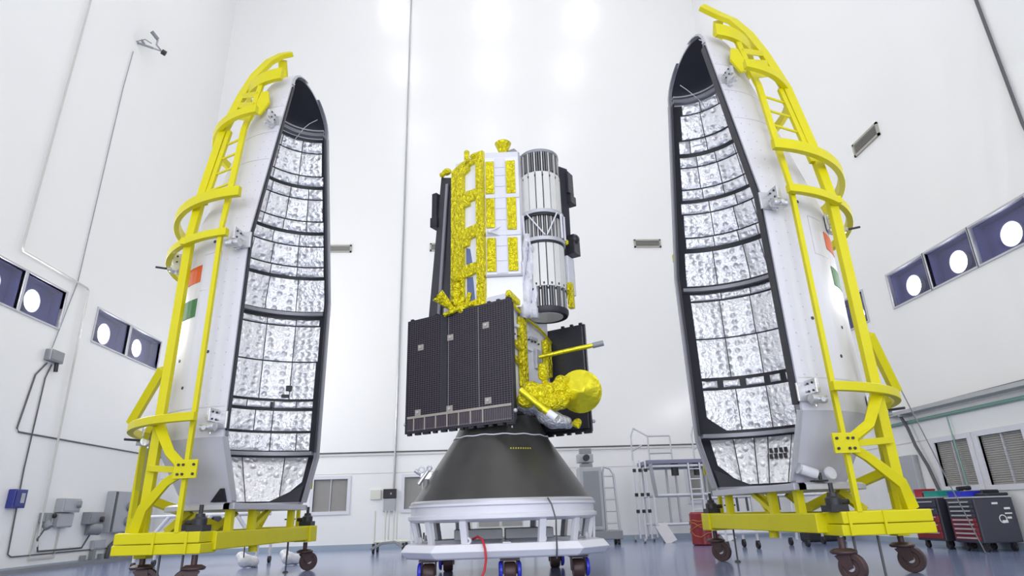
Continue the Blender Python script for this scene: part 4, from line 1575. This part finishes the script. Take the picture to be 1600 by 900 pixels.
for a, r_ in ((-138, 1.31), (-44, 1.27), (46, 1.17), (134, 1.17), (-88, 1.05)):
    stand_caster(a, r_)
cbk = MB()
cbk.tube([(.53, -1.22, .96), (.56, -1.35, .88), (.60, -1.40, .7), (.60, -1.36, .60), (.60, -1.35, .38), (.60, -1.28, .26)], .010, 6)
cbk.build('thin_cable', M_CABLE, st, smooth=60)
rc = MB()
rc.tube([(-.42, -1.0, .50), (-.36, -1.15, .53), (-.30, -1.28, .50), (-.27, -1.355, .40), (-.26, -1.34, .28), (-.28, -1.34, .16), (-.33, -1.38, .05), (-.4, -1.5, .016), (-.7, -1.6, .016)], .015, 8)
o = rc.build('red_hose', M_CORD, None, smooth=60)
o.location = (SX, SY, 0)
tag(o, 'red hose hanging over the rim of the white round stand to the floor', 'hose')

# ------------------------------------------------------------------ things on the left wall
def lw(x, y, z):
    return (XL + x, y, z)


t = thing('wall_camera', 'small grey camera on a bracket high above the wall sockets and lamp windows', 'camera', (XL, 13.75, 13.0), 0)
t.scale = (.72, .72, .72)
m_ = MB()
m_.b2((0, -.12, -.04), (.03, .12, .04))
m_.sweep([(0.02, -.3, -.30), (.35, .1, -.18)], .07, .05, side=(0, 0, 1))
m_.build('bracket', M_BOX, t, bev=.005)
MB().tube([(.3, -.1, .42), (.45, .12, .25)], .07, 12).build('camera_body', M_BOX, t, smooth=50)
MB().tube([(.5, .42, -.05), (.62, .50, -.10)], .10, 12).build('lens_unit', M_DARK, t, smooth=50)
MB().tube([(.45, .12, .25), (.40, .18, .05), (.5, .42, -.05), (.35, .1, -.18)], .035, 8).build('swivel_arm', M_LBOX, t, smooth=50)
MB().tube([(.02, -.38, -.3), (.2, -.22, -.06), (.36, -.05, -.1)], .02, 8).build('cable_loop', M_BOX, t, smooth=50)
c = MB().tube([lw(.025, 13.42, 12.4), lw(.025, 13.35, 11.2), lw(.025, 13.31, 5.94), lw(.025, 12.98, 4.3)], .010, 6).build('camera_cable', M_BOX, None)
tag(c, 'thin dark cable running straight down the wall from the high camera', 'cable')
c = MB().tube([lw(.07, 11.53, 12.3), lw(.07, 11.46, 5.95), lw(.07, 11.5, 5.89), lw(.07, 13.6, 5.89), lw(.07, 13.66, 5.85), lw(.07, 13.79, .45)], .022, 8).build('conduit_pipe', M_PIPE, None)
tag(c, 'pale conduit pipe making two bends above the lamp window of the socket wall', 'pipe')
c = MB().tube([lw(.02, 12.95, 4.0), lw(.02, 12.7, 3.7), lw(.02, 12.55, 2.62), lw(.02, 12.62, 2.56), lw(.02, 17.0, 2.57), lw(.02, YB, 2.57)], .016, 6).build('wall_cable', M_CABLE, None)
tag(c, 'dark cable bending from the junction box to run level toward the yellow frame', 'cable')
c = MB().tube([lw(.02, 13.1, 4.0), lw(.02, 13.0, 3.7), lw(.02, 13.0, 1.9), lw(.02, 13.1, .35), lw(.02, 13.2, .30), lw(.02, 16.4, .31)], .014, 6).build('wall_cable', M_CABLE, None)
tag(c, 'dark cable dropping from the junction box past the dark blue box to floor level', 'cable')


def wallbox(name, lab, cat, y, z, w, h, d, mt, extra=None, grp=None):
    t = thing(name, lab, cat, (XL, y, z), 0, grp)
    MB().b2((0, -w / 2, -h / 2), (d, w / 2, h / 2)).build('box_body', mt, t, bev=.012)
    MB().b2((d, -w / 2 + .03, -h / 2 + .03), (d + .012, w / 2 - .03, h / 2 - .03)).build('cover', mt, t, bev=.004)
    return t


t = wallbox('junction_box', 'grey junction box under the lamp windows with two dark cables leaving it', 'electrical box', 13.05, 4.16, .42, .24, .14, M_BOX)
MB().cyl((.08, .1, -.12), (.08, .12, -.3), .04, 10).build('cable_gland', M_DARK, t)
t = wallbox('blue_call_box', 'dark blue box mounted on the wall beside the falling dark cable', 'wall box', 12.92, 1.34, .34, .34, .14, M_DBLUE)
MB().b2((.155, -.02, -.08), (.165, .08, .1)).build('pale_label', M_LBOX, t)
t = wallbox('socket_outlet', 'smallest grey industrial socket with round cup, beside the biggest one', 'socket', 13.9, 1.0, .26, .18, .12, M_BOX)
MB().tube([(.06, -.0, -.08), (.16, .0, -.2)], .08, 14).build('socket_cup', M_BOX, t, smooth=50)
MB().ball((.15, .12, .03), .05, 10).build('plug_knob', M_DARK, t, smooth=60)
t = wallbox('socket_outlet', 'biggest grey industrial socket box with lower housing, in the row of wall sockets', 'socket', 14.5, 1.24, .60, .28, .18, M_LBOX)
MB().b2((0, -.27, -.44), (.13, .23, -.15)).build('lower_housing', M_LBOX, t, bev=.03)
MB().tube([(.16, .16, .02), (.25, .2, .02)], .07, 12).build('rotary_switch', M_BOX, t, smooth=50)
t = wallbox('socket_outlet', 'grey socket box with a wide round cup, nearest the wide distribution panel', 'socket', 15.5, .98, .56, .26, .18, M_BOX)
MB().tube([(.05, -.1, -.22), (.20, .14, -.24)], .13, 14).build('socket_cup', M_BOX, t, smooth=50)
MB().tube([(.17, .14, -.03), (.25, .16, -.03)], .06, 12).build('rotary_switch', M_DARK, t, smooth=50)
t = wallbox('distribution_panel', 'wide grey distribution panel on the wall, partly behind the yellow frame', 'electrical panel', 17.0, 1.12, 1.9, .94, .2, M_LBOX)
for k, (y, z) in enumerate(((-.3, .12), (.1, .12), (-.3, -.22), (.1, -.22))):
    MB().lathe([(0, 0), (.10, 0), (.10, .04), (.07, .06), (0, .06)], c=(.212, y, z), axis=(1, 0, 0), seg=18).build('round_socket', M_BOX, t, smooth=40)
MB().b2((.2, -.93, -.45), (.222, -.86, .45)).build('dark_edge_strip', M_CABLE, t)
MB().b2((.212, .05, .3), (.222, .4, .36)).build('name_plate', M_DARK, t)
t = wallbox('small_wall_socket', 'small low grey socket box near the floor beneath the distribution panel', 'socket', 15.98, .40, .5, .2, .08, M_LBOX)
c = MB()
c.tube([lw(.1, 13.9, .8), lw(.08, 13.75, .6), lw(.04, 13.9, .36), lw(.02, 15.4, .36), lw(.08, 15.6, .75)], .018, 6)
tag(c.build('socket_cable', M_CABLE, None), 'dark cable joining the round socket and the dark grey socket', 'cable')
c = MB().tube([lw(.12, 16.9, .66), lw(.12, 16.6, .5), lw(.08, 16.4, .35), lw(.05, 16.4, .1)], .04, 8).build('panel_cable', M_CABLE, None)
tag(c, 'thick dark cable under the wide distribution panel', 'cable')
m_ = MB()
m_.b2((0, -.4, -.3), (.03, -.36, .3))
m_.b2((0, .36, -.3), (.03, .4, .3))
m_.b2((0, -.4, -.34), (.03, .4, -.3))
t = m_.build('wall_trunking', M_PIPE, None)
t.location = (XL, 14.1, .55)
tag(t, 'thin U-shaped trunking outlined on the wall under the small round socket', 'trunking')
t = thing('wall_cable_trough', 'grey cable trough along the wall foot beneath the sockets', 'trough', (XL, 15.4, 0), 0)
m_ = MB()
m_.b2((.02, -4.5, .0), (.16, 2.9, .08))
m_.build('trough_body', M_BOX, t)
for k in range(7):
    MB().b2((.02, .0 + k * .35, .08), (.10, .1 + k * .35, .30 if k % 2 else .2)).build('trough_riser', M_BOX, t)

# ------------------------------------------------------------------ back wall fittings
c = MB().tube([(-2.37, YB - .03, ZC), (-2.37, YB - .03, 10), (-2.40, YB - .03, 1.5)], .028, 8).build('conduit_pipe', M_STEEL, None)
tag(c, 'grey vertical conduit running up the full back wall', 'pipe')
c = MB()
c.tube([(-8.8, YB - .03, 2.57), (-2.5, YB - .03, 2.575), (8.5, YB - .03, 2.57)], .018, 6)
tag(c.build('wall_cable', M_CABLE, None), 'dark horizontal cable along the back wall', 'cable')
c = MB().tube([(-8.8, YB - .03, 2.49), (8.5, YB - .03, 2.49)], .010, 6).build('wall_cable', M_PIPE, None)
tag(c, 'thin pale cable just under the dark one on the back wall', 'cable')
t = thing('switch_box', 'black and grey switch box at the foot of the back wall conduit', 'electrical box', (-2.5, YB, 1.25), 0)
MB().b2((-.18, -.12, .05), (.18, 0, .30)).build('black_upper_box', M_DARK, t, bev=.01)
MB().b2((-.17, -.10, -.30), (.17, 0, .05)).build('grey_lower_box', M_LBOX, t, bev=.01)
MB().b2((.02, -.13, .15), (.06, -.12, .2)).build('indicator', M_LBOX, t)
c = MB().b2((-3.05, YB - .05, 1.28), (-2.75, YB, 1.54)).build('blank_cover_plate', M_CREAM, None, bev=.008)
tag(c, 'cream blank cover plate beside the black and grey switch box', 'cover plate')


def vent(x0, x1, z0, z1, lab):
    t = thing('air_vent', lab, 'vent', ((x0 + x1) / 2, YB, (z0 + z1) / 2), 0, 'air vents in the hall walls')
    w, h = (x1 - x0) / 2, (z1 - z0) / 2
    m_ = MB()
    m_.b2((-w, -.04, -h), (w, 0, -h + .05)).b2((-w, -.04, h - .05), (w, 0, h)).b2((-w, -.04, -h), (-w + .05, 0, h)).b2((w - .05, -.04, -h), (w, 0, h))
    m_.build('vent_frame', M_VENT, t)
    m_ = MB()
    n = 7
    for i in range(n):
        m_.box((0, -.02, -h + .05 + (2 * h - .1) * (i + .5) / n), (2 * w - .1, .03, .012), rot=Matrix.Rotation(R(35), 3, 'X'))
    m_.build('vent_slats', M_LOUV, t)
    MB().b2((-w + .04, -.006, -h + .04), (w - .04, -.002, h - .04)).build('vent_duct', M_CABLE, t)
    return t


vent(-4.75, -4.02, 8.86, 9.12, 'beige slatted vent beside the foil-lined fairing half near the wall sockets')
vent(-1.50, -.78, 8.88, 9.16, 'slatted vent on back wall partly hidden behind the satellite')
vent(5.25, 6.15, 8.96, 9.25, 'beige slatted vent beside the foil-lined fairing half near the tool chests')
t = vent(-.45, .45, -.16, .16, 'slatted vent high on the wall above the row of three flood lamps')
t.location = (XR, 11.18, 8.27)
t.rotation_euler = (0, 0, R(-90))

# ------------------------------------------------------------------ right wall fittings
def rw(x, y, z):
    return (XR - x, y, z)


t = thing('cable_tray', 'grey cable tray loaded with black cables above the green pipe', 'cable tray', (XR - .01, 10, 2.42), 0)
m_ = MB()
m_.b2((-.25, -4.5, -.02), (0, 2.45, 0)).b2((-.25, -4.5, 0), (-.24, 2.45, .05))
m_.build('tray', M_STEEL, t)
m_ = MB()
for k in range(5):
    m_.tube([(-.06 - k * .04, -4.5, .03), (-.05 - k * .04, -1, .04 + .015 * (k % 3)), (-.07 - k * .035, 2.4, .03), (-.07 - k * .03, 3.3, -.06)], .018, 6)
m_.build('cable_run', M_CABLE, t, smooth=60)
for y in (-1.2, 1.9):
    MB().b2((-.27, y, -.06), (0, y + .04, -.02)).build('tray_bracket', M_STEEL, t)
c = MB().tube([rw(.06, 5, 2.26), rw(.06, 12.9, 2.26)], .03, 10).build('service_pipe', M_GPIPE, None, smooth=50)
tag(c, 'green horizontal service pipe under the cable tray', 'pipe')
c = MB().tube([rw(.05, 10.95, 2.22), rw(.05, 10.92, 1.5), rw(.05, 10.9, .95)], .012, 8).build('drop_pipe', M_GPIPE, None, smooth=50)
tag(c, 'thin green pipe dropping from the service pipe across a louvred window', 'pipe')
c = MB().tube([rw(.16, 12.05, 2.4), rw(.10, 12.0, 2.15), rw(.10, 11.9, 1.8), rw(.06, 11.75, 1.4), rw(.06, 11.6, .9)], .03, 8).build('cable_drop', M_CABLE, None, smooth=50)
tag(c, 'thick grey cable bundle dropping from the cable tray', 'cable')
c = MB().tube([rw(.04, 7.76, 12), rw(.04, 7.74, 6.3), rw(.04, 7.7, 5.8)], .025, 8).build('conduit_pipe', M_CABLE, None)
tag(c, 'dark conduit rising on the wall high above the three flood lamps', 'pipe')
t = thing('valve_panel', 'grey valve panel with gauges on the wall between yellow frame and louvred windows', 'panel', (XR - .005, 12.55, 1.3), 0)
MB().b2((-.12, -.5, -.34), (0, .5, .34)).build('panel_body', M_LBOX, t, bev=.01)
for (y, z) in ((.22, .2), (.22, .02), (.05, .1)):
    MB().lathe([(0, 0), (.05, 0), (.05, .05), (0, .06)], c=(-.12, y, z), axis=(-1, 0, 0), seg=14).build('gauge', M_DARK, t, smooth=40)
MB().tube([(-.17, .28, .12), (-.2, 0, .12), (-.2, 0, -.3)], .018, 8).build('gauge_pipe', M_STEEL, t)
# strap from the right frame to the floor
c = MB().tube([(5.35, 7.55, 2.25), (6.6, 8.8, 1.15), (7.72, 9.85, .012)], .008, 6).build('tether_cord', M_STRAP, None)
tag(c, 'thin pale cord slanting from the yellow frame down to the tool chests', 'cord')


# tool chests
def chest(y0, y1, x0, x1, h, front, lab, grey_rows, red_rows):
    t = thing('tool_chest', lab, 'tool chest', ((x0 + x1) / 2, (y0 + y1) / 2, 0), 0, 'tool chests under the louvred windows')
    cx, cy = (x0 + x1) / 2, (y0 + y1) / 2
    w, d = (x1 - x0) / 2, (y1 - y0) / 2
    MB().b2((-w, -d, .13), (w, d, h)).build('cabinet', M_CHEST, t, bev=.015)
    MB().b2((-w - .01, -d - .01, h), (w + .01, d + .01, h + .025)).build('worktop', M_LBOX, t, bev=.006)
    n = grey_rows + red_rows
    z = h - .03
    hh = (h - .19) / n
    for i in range(n):
        mt = M_CHEST if i < grey_rows else M_RED
        dr = MB().b2((-w - .02, -d + .04, z - hh + .012), (-w, d - .04, z)).build('drawer', mt, t, bev=.004)
        MB().b2((-w - .04, -d + .10, z - .035), (-w - .02, d - .10, z - .015)).build('handle', M_LGREY, dr)
        z -= hh
    for sx in (-w + .1, w - .1):
        for sy in (-d + .1, d - .1):
            cm = MB()
            cm.lathe([(0, -.02), (.055, -.02), (.055, .02), (0, .02)], c=(sx, sy, .055), axis=(1, 0, 0), seg=16)
            cm.b2((sx - .03, sy - .03, .07), (sx + .03, sy + .03, .13))
            cm.build('caster', M_DARK, t)
    return t


c1 = chest(10.0, 10.62, 7.87, 8.52, .80, 'A', 'tool chest with white stickers on its broad dark end panel', 4, 5)
m_ = MB()
for (x, z, w, h) in ((-.05, .70, .10, .03), (.18, .62, .10, .03), (.17, .55, .12, .02), (.08, .42, .09, .04), (.2, .48, .07, .03)):
    m_.b2((x * .8, -.316, z), (x * .8 + w, -.312, z + h))
m_.lathe([(.05, 0), (.065, 0), (.065, .003), (.05, .003)], c=(.08, -.315, .48), axis=(0, -1, 0), seg=18, closed_prof=True)
m_.build('white_sticker', M_PAPER, c1)
chest(10.83, 11.55, 7.87, 8.50, .82, 'B', 'tool chest with mostly red drawers standing close beside the yellow frame', 2, 3)


def tray_box(name, lab, x, y, w, d, h, mt, top=.845):
    t = thing(name, lab, 'box', (x, y, top), 0)
    m_ = MB()
    th = .012
    m_.b2((-w / 2, -d / 2, 0), (w / 2, d / 2, th))
    for p, q in (((-w / 2, -d / 2, th), (w / 2, -d / 2 + th, h)), ((-w / 2, d / 2 - th, th), (w / 2, d / 2, h)), ((-w / 2, -d / 2 + th, th), (-w / 2 + th, d / 2 - th, h)), ((w / 2 - th, -d / 2 + th, th), (w / 2, d / 2 - th, h))):
        m_.b2(p, q)
    m_.build('tray_body', mt, t)
    MB().b2((-w / 2 - .012, -d / 2 - .012, h - .02), (w / 2 + .012, d / 2 + .012, h - .008)).build('tray_rim', mt, t)
    return t


tray_box('parts_box', 'red box on top of the tool chest beside the yellow frame', 8.1, 11.4, .26, .2, .14, M_REDP)
tray_box('parts_tray', 'teal tray on the tool chests, between red box and blue box', 8.15, 11.05, .42, .34, .10, M_TEAL)
tray_box('parts_tray', 'blue tray on top of the tool chest with white stickers', 8.12, 10.42, .44, .30, .09, M_BLUE, top=.825)
t = thing('tool_pile', 'dark tools lying in front of the blue tray on the tool chest', 'tools', (8.3, 10.13, .825), 0)
MB().b2((-.2, -.12, 0), (.2, .12, .05)).build('tool_pouch', M_BLANKD, t, bev=.02)
MB().tube([(-.15, 0, .07), (.16, .05, .07)], .03, 10).build('tool_grip', M_DARK, t, smooth=50)
t = thing('power_drill', 'black and yellow hand tool lying on the blue tray', 'tool', (8.1, 10.42, .915), 0)
MB().tube([(-.12, 0, .04), (.1, 0, .05)], .035, 12).build('drill_body', M_DARK, t, smooth=50)
MB().b2((-.04, -.02, .0), (.0, .02, .05)).build('drill_grip', M_YEL, t)

# ------------------------------------------------------------------ back of the hall: access platforms
t = thing('access_platform', 'white wheeled access platform with dark deck and ladder by the back wall', 'work platform', (5.35, 17.0, 0), 0)


def pipe(mb, p, q, r=.028):
    return mb.tube([p, q], r, 8)


fr = MB()
for x in (-.85, .92):
    for y in (-.5, .5):
        pipe(fr, (x, y, .12), (x, y, 1.9), .035)
for z in (.42, 1.12, 1.84):
    pipe(fr, (-.85, -.5, z), (.92, -.5, z), .035)
    pipe(fr, (-.85, .5, z), (.92, .5, z), .035)
    pipe(fr, (-.85, -.5, z), (-.85, .5, z), .03)
    pipe(fr, (.92, -.5, z), (.92, .5, z), .03)
fr.build('platform_frame', M_WHITE, t, smooth=50)
MB().b2((-.95, -.55, 1.90), (1.0, .55, 2.0)).build('deck', M_PLAT, t, bev=.01)
kb = MB()
for x in (-.8, .85):
    kb.sweep([(x, -.52, 1.1), (x + (.1 if x > 0 else -.08), -.55, 1.9)], .09, .05, side=(1, 0, 0))
kb.build('knee_brace', M_GREYM, t)
up_ = MB()
for x in (-.35, -.1, .55, .7):
    pipe(up_, (x, -.1, .42), (x, -.1, 1.9), .03)
up_.build('inner_post', M_LGREY, t, smooth=50)
ld = MB()
for x in (.12, .42):
    pipe(ld, (x, -.56, .35), (x, -.56, 1.9), .022)
for k in range(6):
    pipe(ld, (.12, -.56, .5 + k * .25), (.42, -.56, .5 + k * .25), .016)
ld.build('ladder', M_WHITE, t, smooth=50)
for x0, x1 in ((-1.3, -.85), (.35, .85)):
    rl = MB()
    pipe(rl, (x0, -.45, 2.0), (x0, -.45, 2.62), .022)
    pipe(rl, (x1, -.45, 2.0), (x1, -.45, 2.62), .022)
    pipe(rl, (x0, -.45, 2.62), ((x0 + x1) / 2, .1, 2.9), .022)
    pipe(rl, (x1, -.45, 2.62), ((x0 + x1) / 2, .1, 2.9), .022)
    pipe(rl, (x0, -.45, 2.25), (x1, .3, 2.45), .028)
    rl.build('guard_rail', M_LGREY, t, smooth=50)
rl = MB()
pipe(rl, (-.85, -.45, 2.62), (-.25, -.45, 2.62), .02)
pipe(rl, (-.25, -.45, 2.0), (-.25, -.45, 2.62), .02)
pipe(rl, (-.85, -.45, 2.18), (-.25, -.45, 2.18), .025)
rl.build('guard_rail', M_LGREY, t, smooth=50)
for x in (-1.3, -1.15, -1.0):
    sc = MB()
    pipe(sc, (x, -.5, .1), (x, -.5, 2.0), .025)
    sc.build('side_scaffold_post', M_WHITE, t, smooth=50)
    for z in (.75, 1.15, 1.75):
        MB().cyl((x, -.5, z - .04), (x, -.5, z + .04), .045, 8).build('scaffold_coupler', M_DARK, t)
for x in (-.2, .4, .8):
    MB().cyl((x, -.4, 1.60), (x, -.4, 1.90), .10, 8).build('hanging_pulley', M_DARK, t)
for x in (-1.2, -.7, .9):
    for y in (-.5, .5):
        cm = MB()
        cm.lathe([(0, -.025), (.06, -.025), (.06, .025), (0, .025)], c=(x, y, .06), axis=(1, 0, 0), seg=14)
        cm.b2((x - .03, y - .03, .06), (x + .03, y + .03, .14))
        cm.build('caster', M_STEEL, t)
MB().sweep([(-.8, -.62, .42), (-.6, -.8, .0)], .3, .04, side=(1, 0, 0)).build('ramp_plate', M_LGREY, t)
MB().sweep([(.75, -.62, .30), (.9, -.8, .0)], .3, .04, side=(1, 0, 0)).build('ramp_plate', M_LGREY, t)

# grey control cabinet with hand rail, robotic head on top
t = thing('control_cabinet', 'grey wheeled cabinet with tubular rail, between the black cone and the access platform', 'cabinet', (2.95, 16.5, 0), 0)
MB().b2((-.38, -.3, .35), (.18, .3, 1.85)).build('cabinet_body', M_LBOX, t, bev=.02)
MB().b2((-.30, -.315, .45), (.10, -.30, 1.75)).build('cabinet_door', M_BOX, t, bev=.005)
rl = MB()
rl.tube([(.22, -.2, .2), (.22, -.2, 1.7), (.26, -.2, 1.85), (.42, -.2, 1.8), (.5, -.2, 1.65), (.55, -.2, .3)], .03, 8)
for k in range(5):
    rl.tube([(.22, -.2, .5 + k * .28), (.52, -.2, .5 + k * .28)], .02, 6)
rl.build('hand_rail', M_LGREY, t, smooth=50)
MB().b2((-.4, -.3, .12), (.6, .3, .33)).build('cabinet_base', M_BOX, t, bev=.02)
for x in (-.3, .5):
    for y in (-.2, .2):
        MB().lathe([(0, -.03), (.06, -.03), (.06, .03), (0, .03)], c=(x, y, .06), axis=(1, 0, 0), seg=14).build('caster', M_DARK, t)
t2 = thing('optical_head', 'grey and black optical instrument standing on the grey cabinet', 'instrument', (2.78, 16.5, 1.85), 0)
MB().b2((-.14, -.14, 0), (.16, .14, .10)).build('instrument_base', M_BOX, t2, bev=.01)
MB().b2((-.22, -.12, .12), (.20, .12, .34)).build('instrument_body', M_LBOX, t2, bev=.02)
MB().tube([(0, -.12, .24), (0, -.26, .24)], .08, 14).build('lens_barrel', M_DARK, t2, smooth=50)
MB().b2((-.14, -.1, .34), (.16, .1, .48)).build('top_unit', M_BOX, t2, bev=.01)
MB().b2((-.08, -.08, .10), (.08, .08, .12)).build('swivel', M_DARK, t2)

# low white cart left of the stand
t = thing('low_frame_trolley', 'low cream pipe trolley on the floor beneath the black and grey switch box', 'trolley', (-1.7, 16.3, 0), 0)
fr = MB()
for y in (-.3, .3):
    pipe(fr, (-.8, y, .25), (1.2, y, .25), .025)
    for x in (-.55, -.35):
        pipe(fr, (x, y, .25), (x, y, .95), .018)
pipe(fr, (-.8, -.3, .25), (-.8, .3, .25), .025)
pipe(fr, (1.2, -.3, .25), (1.2, .3, .25), .025)
pipe(fr, (-.8, -.3, .25), (-.8, -.3, .95), .022)
fr.build('trolley_frame', M_CREAM, t, smooth=50)
bd_ = MB()
bd_.sweep([(-.85, -.4, .10), (-.6, -.3, .22), (-.3, -.3, .24), (-.1, -.35, .12)], .2, .06, side=(0, 1, 0))
bd_.build('trolley_base', M_BOX, t, bev=.01)
for x in (-.8, -.1, 1.1):
    for y in (-.35, .3):
        cm = MB()
        cm.lathe([(0, -.025), (.065, -.025), (.065, .025), (0, .025)], c=(x, y, .065), axis=(1, 0, 0), seg=14)
        cm.b2((x - .03, y - .03, .07), (x + .03, y + .03, .22))
        cm.build('caster', M_DARK, t)
for x in (.35, .5, .75):
    MB().cyl((x, 0, .25), (x, 0, .42), .02, 8).build('pin', M_DARK, t)

# bench seen through the stand
t = thing('white_work_bench', 'white bench with drawers seen through the white round stand', 'bench', (.55, 16.6, 0), 0)
MB().b2((-.8, -.3, .72), (.9, .3, .78)).build('bench_top', M_CREAM, t, bev=.005)
MB().b2((-.6, -.28, .30), (.55, .28, .72)).build('bench_cabinet', M_CREAM, t, bev=.01)
for x in (-.55, .02):
    MB().b2((x, -.30, .52), (x + .5, -.28, .66)).build('drawer', M_LOUV, t)
for x in (-.75, .85):
    for y in (-.25, .25):
        MB().cyl((x, y, 0), (x, y, .72), .025, 8).build('leg', M_CREAM, t)

# long white trolley and drum behind the right frame
t = thing('long_pipe_trolley', 'long white pipe trolley behind the yellow frame, next to the dark red drum', 'trolley', (5.98, 13.2, 0), 0)
fr = MB()
L0, L1 = -1.12, 1.2
for y in (-.35, .35):
    pipe(fr, (L0, y, .30), (L1, y, .30), .035)
    pipe(fr, (L0, y, .98), (L1, y, .98), .03)
    for x in (L0, -.5, .3):
        pipe(fr, (x, y, .14), (x, y, .98), .028)
    pipe(fr, (L1, y, .14), (L1, y, .45), .028)
    pipe(fr, (.95, y, .98), (.85, y, 1.4), .022)
    pipe(fr, (1.18, y, .98), (1.08, y, 1.4), .022)
for x in (L0, L1):
    pipe(fr, (x, -.35, .30), (x, .35, .30), .03)
fr.build('trolley_frame', M_WHITE, t, smooth=50)
for x in (L0, -.5, .5, L1):
    for y in (-.35, .35):
        cm = MB()
        cm.lathe([(0, -.025), (.07, -.025), (.07, .025), (0, .025)], c=(x, y, .07), axis=(1, 0, 0), seg=14)
        cm.b2((x - .03, y - .03, .07), (x + .03, y + .03, .15))
        cm.build('caster', M_DARK, t)
pn = MB()
for x in (-1.0, -.8, -.6, .05, .3):
    pn.cyl((x, -.35, .98), (x, -.35, .70), .025, 8)
pn.build('hanging_pin', M_CABLE, t)
t = thing('saddle_dome', 'black rounded saddle lying on the long white trolley', 'saddle', (6.4, 13.2, 1.012), 0)
MB().lathe([(.33, 0), (.30, .05), (.18, .10), (0, .12)], seg=24).build('dome', M_BLACK, t, smooth=50)
MB().lathe([(0, 0), (.35, 0), (.35, .012), (0, .012)], seg=24).build('dome_rim', M_DARK, t)
t = thing('cable_drum', 'dark red drum with orange hose coiled round it beside the access platform', 'drum', (5.08, 14.7, 0), 0)
MB().lathe([(0, 0), (.26, 0), (.30, .03), (.30, .66), (.26, .70), (0, .70)], seg=28).build('drum_body', M_RED, t, smooth=40)
m_ = MB()
pts = [(.31 * math.cos(a * .45), .31 * math.sin(a * .45), .15 + .35 * abs(math.sin(a * .17)) + .02 * (a % 3)) for a in range(60)]
m_.tube(pts, .014, 6)
m_.build('hose_coil', mat('orange_hose', (.42, .12, .03), .5), t, smooth=60)
MB().lathe([(0, 0), (.2, 0), (.2, .03), (0, .03)], c=(-.1, 0, .5), axis=(-1, 0, 0), seg=20).build('drum_lid', M_DARK, t)
t = thing('black_tool_bags', 'pile of dark cases on the floor behind the yellow frame and long white trolley', 'bags', (7.9, 14.6, 0), 0)
for k, (x, y, z, sx, sy, sz) in enumerate(((-.35, 0, .11, .5, .4, .22), (.1, .1, .12, .45, .4, .24), (-.1, 0, .30, .5, .35, .14))):
    MB().box((x, y, z), (sx, sy, sz), rz=.2 * k).build('case', M_DARK if k != 2 else M_CHEST, t, bev=.04)

# white pipe trolley behind the left frame
t = thing('white_equipment_trolley', 'white trolley with slanted struts and a black case, behind the yellow frame', 'trolley', (-5.55, 13.6, 0), 0)
fr = MB()
for y in (-.4, .4):
    pipe(fr, (-1.1, y, .42), (1.3, y, .42), .045)
    pipe(fr, (-1.0, y, .94), (1.2, y, .94), .03)
    for x0, x1 in ((-.9, -.5), (-.1, .3), (.9, .5)):
        pipe(fr, (x0, y, .42), (x1, y, .94), .04)
    for x in (-1.05, 1.25):
        pipe(fr, (x, y, .12), (x, y, .42), .03)
fr.build('trolley_frame', M_WHITE, t, smooth=50)
MB().b2((-.35, -.3, .62), (.3, .3, .92)).build('black_case', M_BLACK, t, bev=.03)
for x in (-1.05, 1.25):
    for y in (-.4, .4):
        MB().lathe([(0, -.025), (.065, -.025), (.065, .025), (0, .025)], c=(x, y, .065), axis=(1, 0, 0), seg=14).build('caster', M_DARK, t)
for k, (x, y, lab) in enumerate(((-4.3, 12.6, 'white cloth bundle on the floor, the one nearer the wall sockets'), (-3.6, 12.9, 'white cloth bundle on the floor close beside the caster of the yellow frame'))):
    t = thing('cloth_bundle', lab, 'cloth bundle', (x, y, 0), 0, 'cloth bundles under a fairing half')
    m_ = MB()
    for (a, b, c_, r) in ((0, 0, .12, .14), (.12, .05, .10, .12), (-.1, .05, .2, .10)):
        m_.ball((a, b, c_), r, 12, (1, 1, .85))
    o = m_.build('cloth', M_MLI, t, smooth=60)
    mo = o.modifiers.new('remesh', 'REMESH')
    mo.mode = 'VOXEL'
    mo.voxel_size = .03
    mo.use_smooth_shade = True
    MB().cyl((0, -.1, .1), (0, -.12, .42), .012, 6).build('rod', M_CABLE, t)

# white camera lamp unit standing on the right carrier plate
d = FAIR['R']
U = Vector((*d['U'], 0))
V = Vector((.0461, -.9989, 0))
base = Vector((d['c'][0], d['c'][1], 1.025)) + U * .62 + V * .98
t = thing('tilted_work_lamp', 'tilted white cylindrical work lamp lying at the foot of a fairing half', 'lamp', (base.x - .40, base.y - .36, 1.027), 0)
MB().b2((-.08, -.06, 0), (.08, .06, .02)).build('foot_plate', M_DARK, t, bev=.004)
MB().tube([(.02, 0, .02), (.02, 0, .10)], .02, 8).build('lamp_stem', M_DARK, t)
MB().tube([(-.20, 0, .15), (-.02, 0, .085)], .06, 18).build('lamp_barrel', M_WHITE, t, smooth=50)
MB().tube([(-.222, 0, .158), (-.20, 0, .15)], .065, 18).build('lamp_ring', M_LGREY, t, smooth=50)
MB().lathe([(.0, 0), (.07, .0), (.08, .03), (.07, .05), (0, .06)], c=(.13, 0, .085), axis=(.3, -1, .2), seg=18).build('lamp_cover', M_WHITE, t, smooth=50)
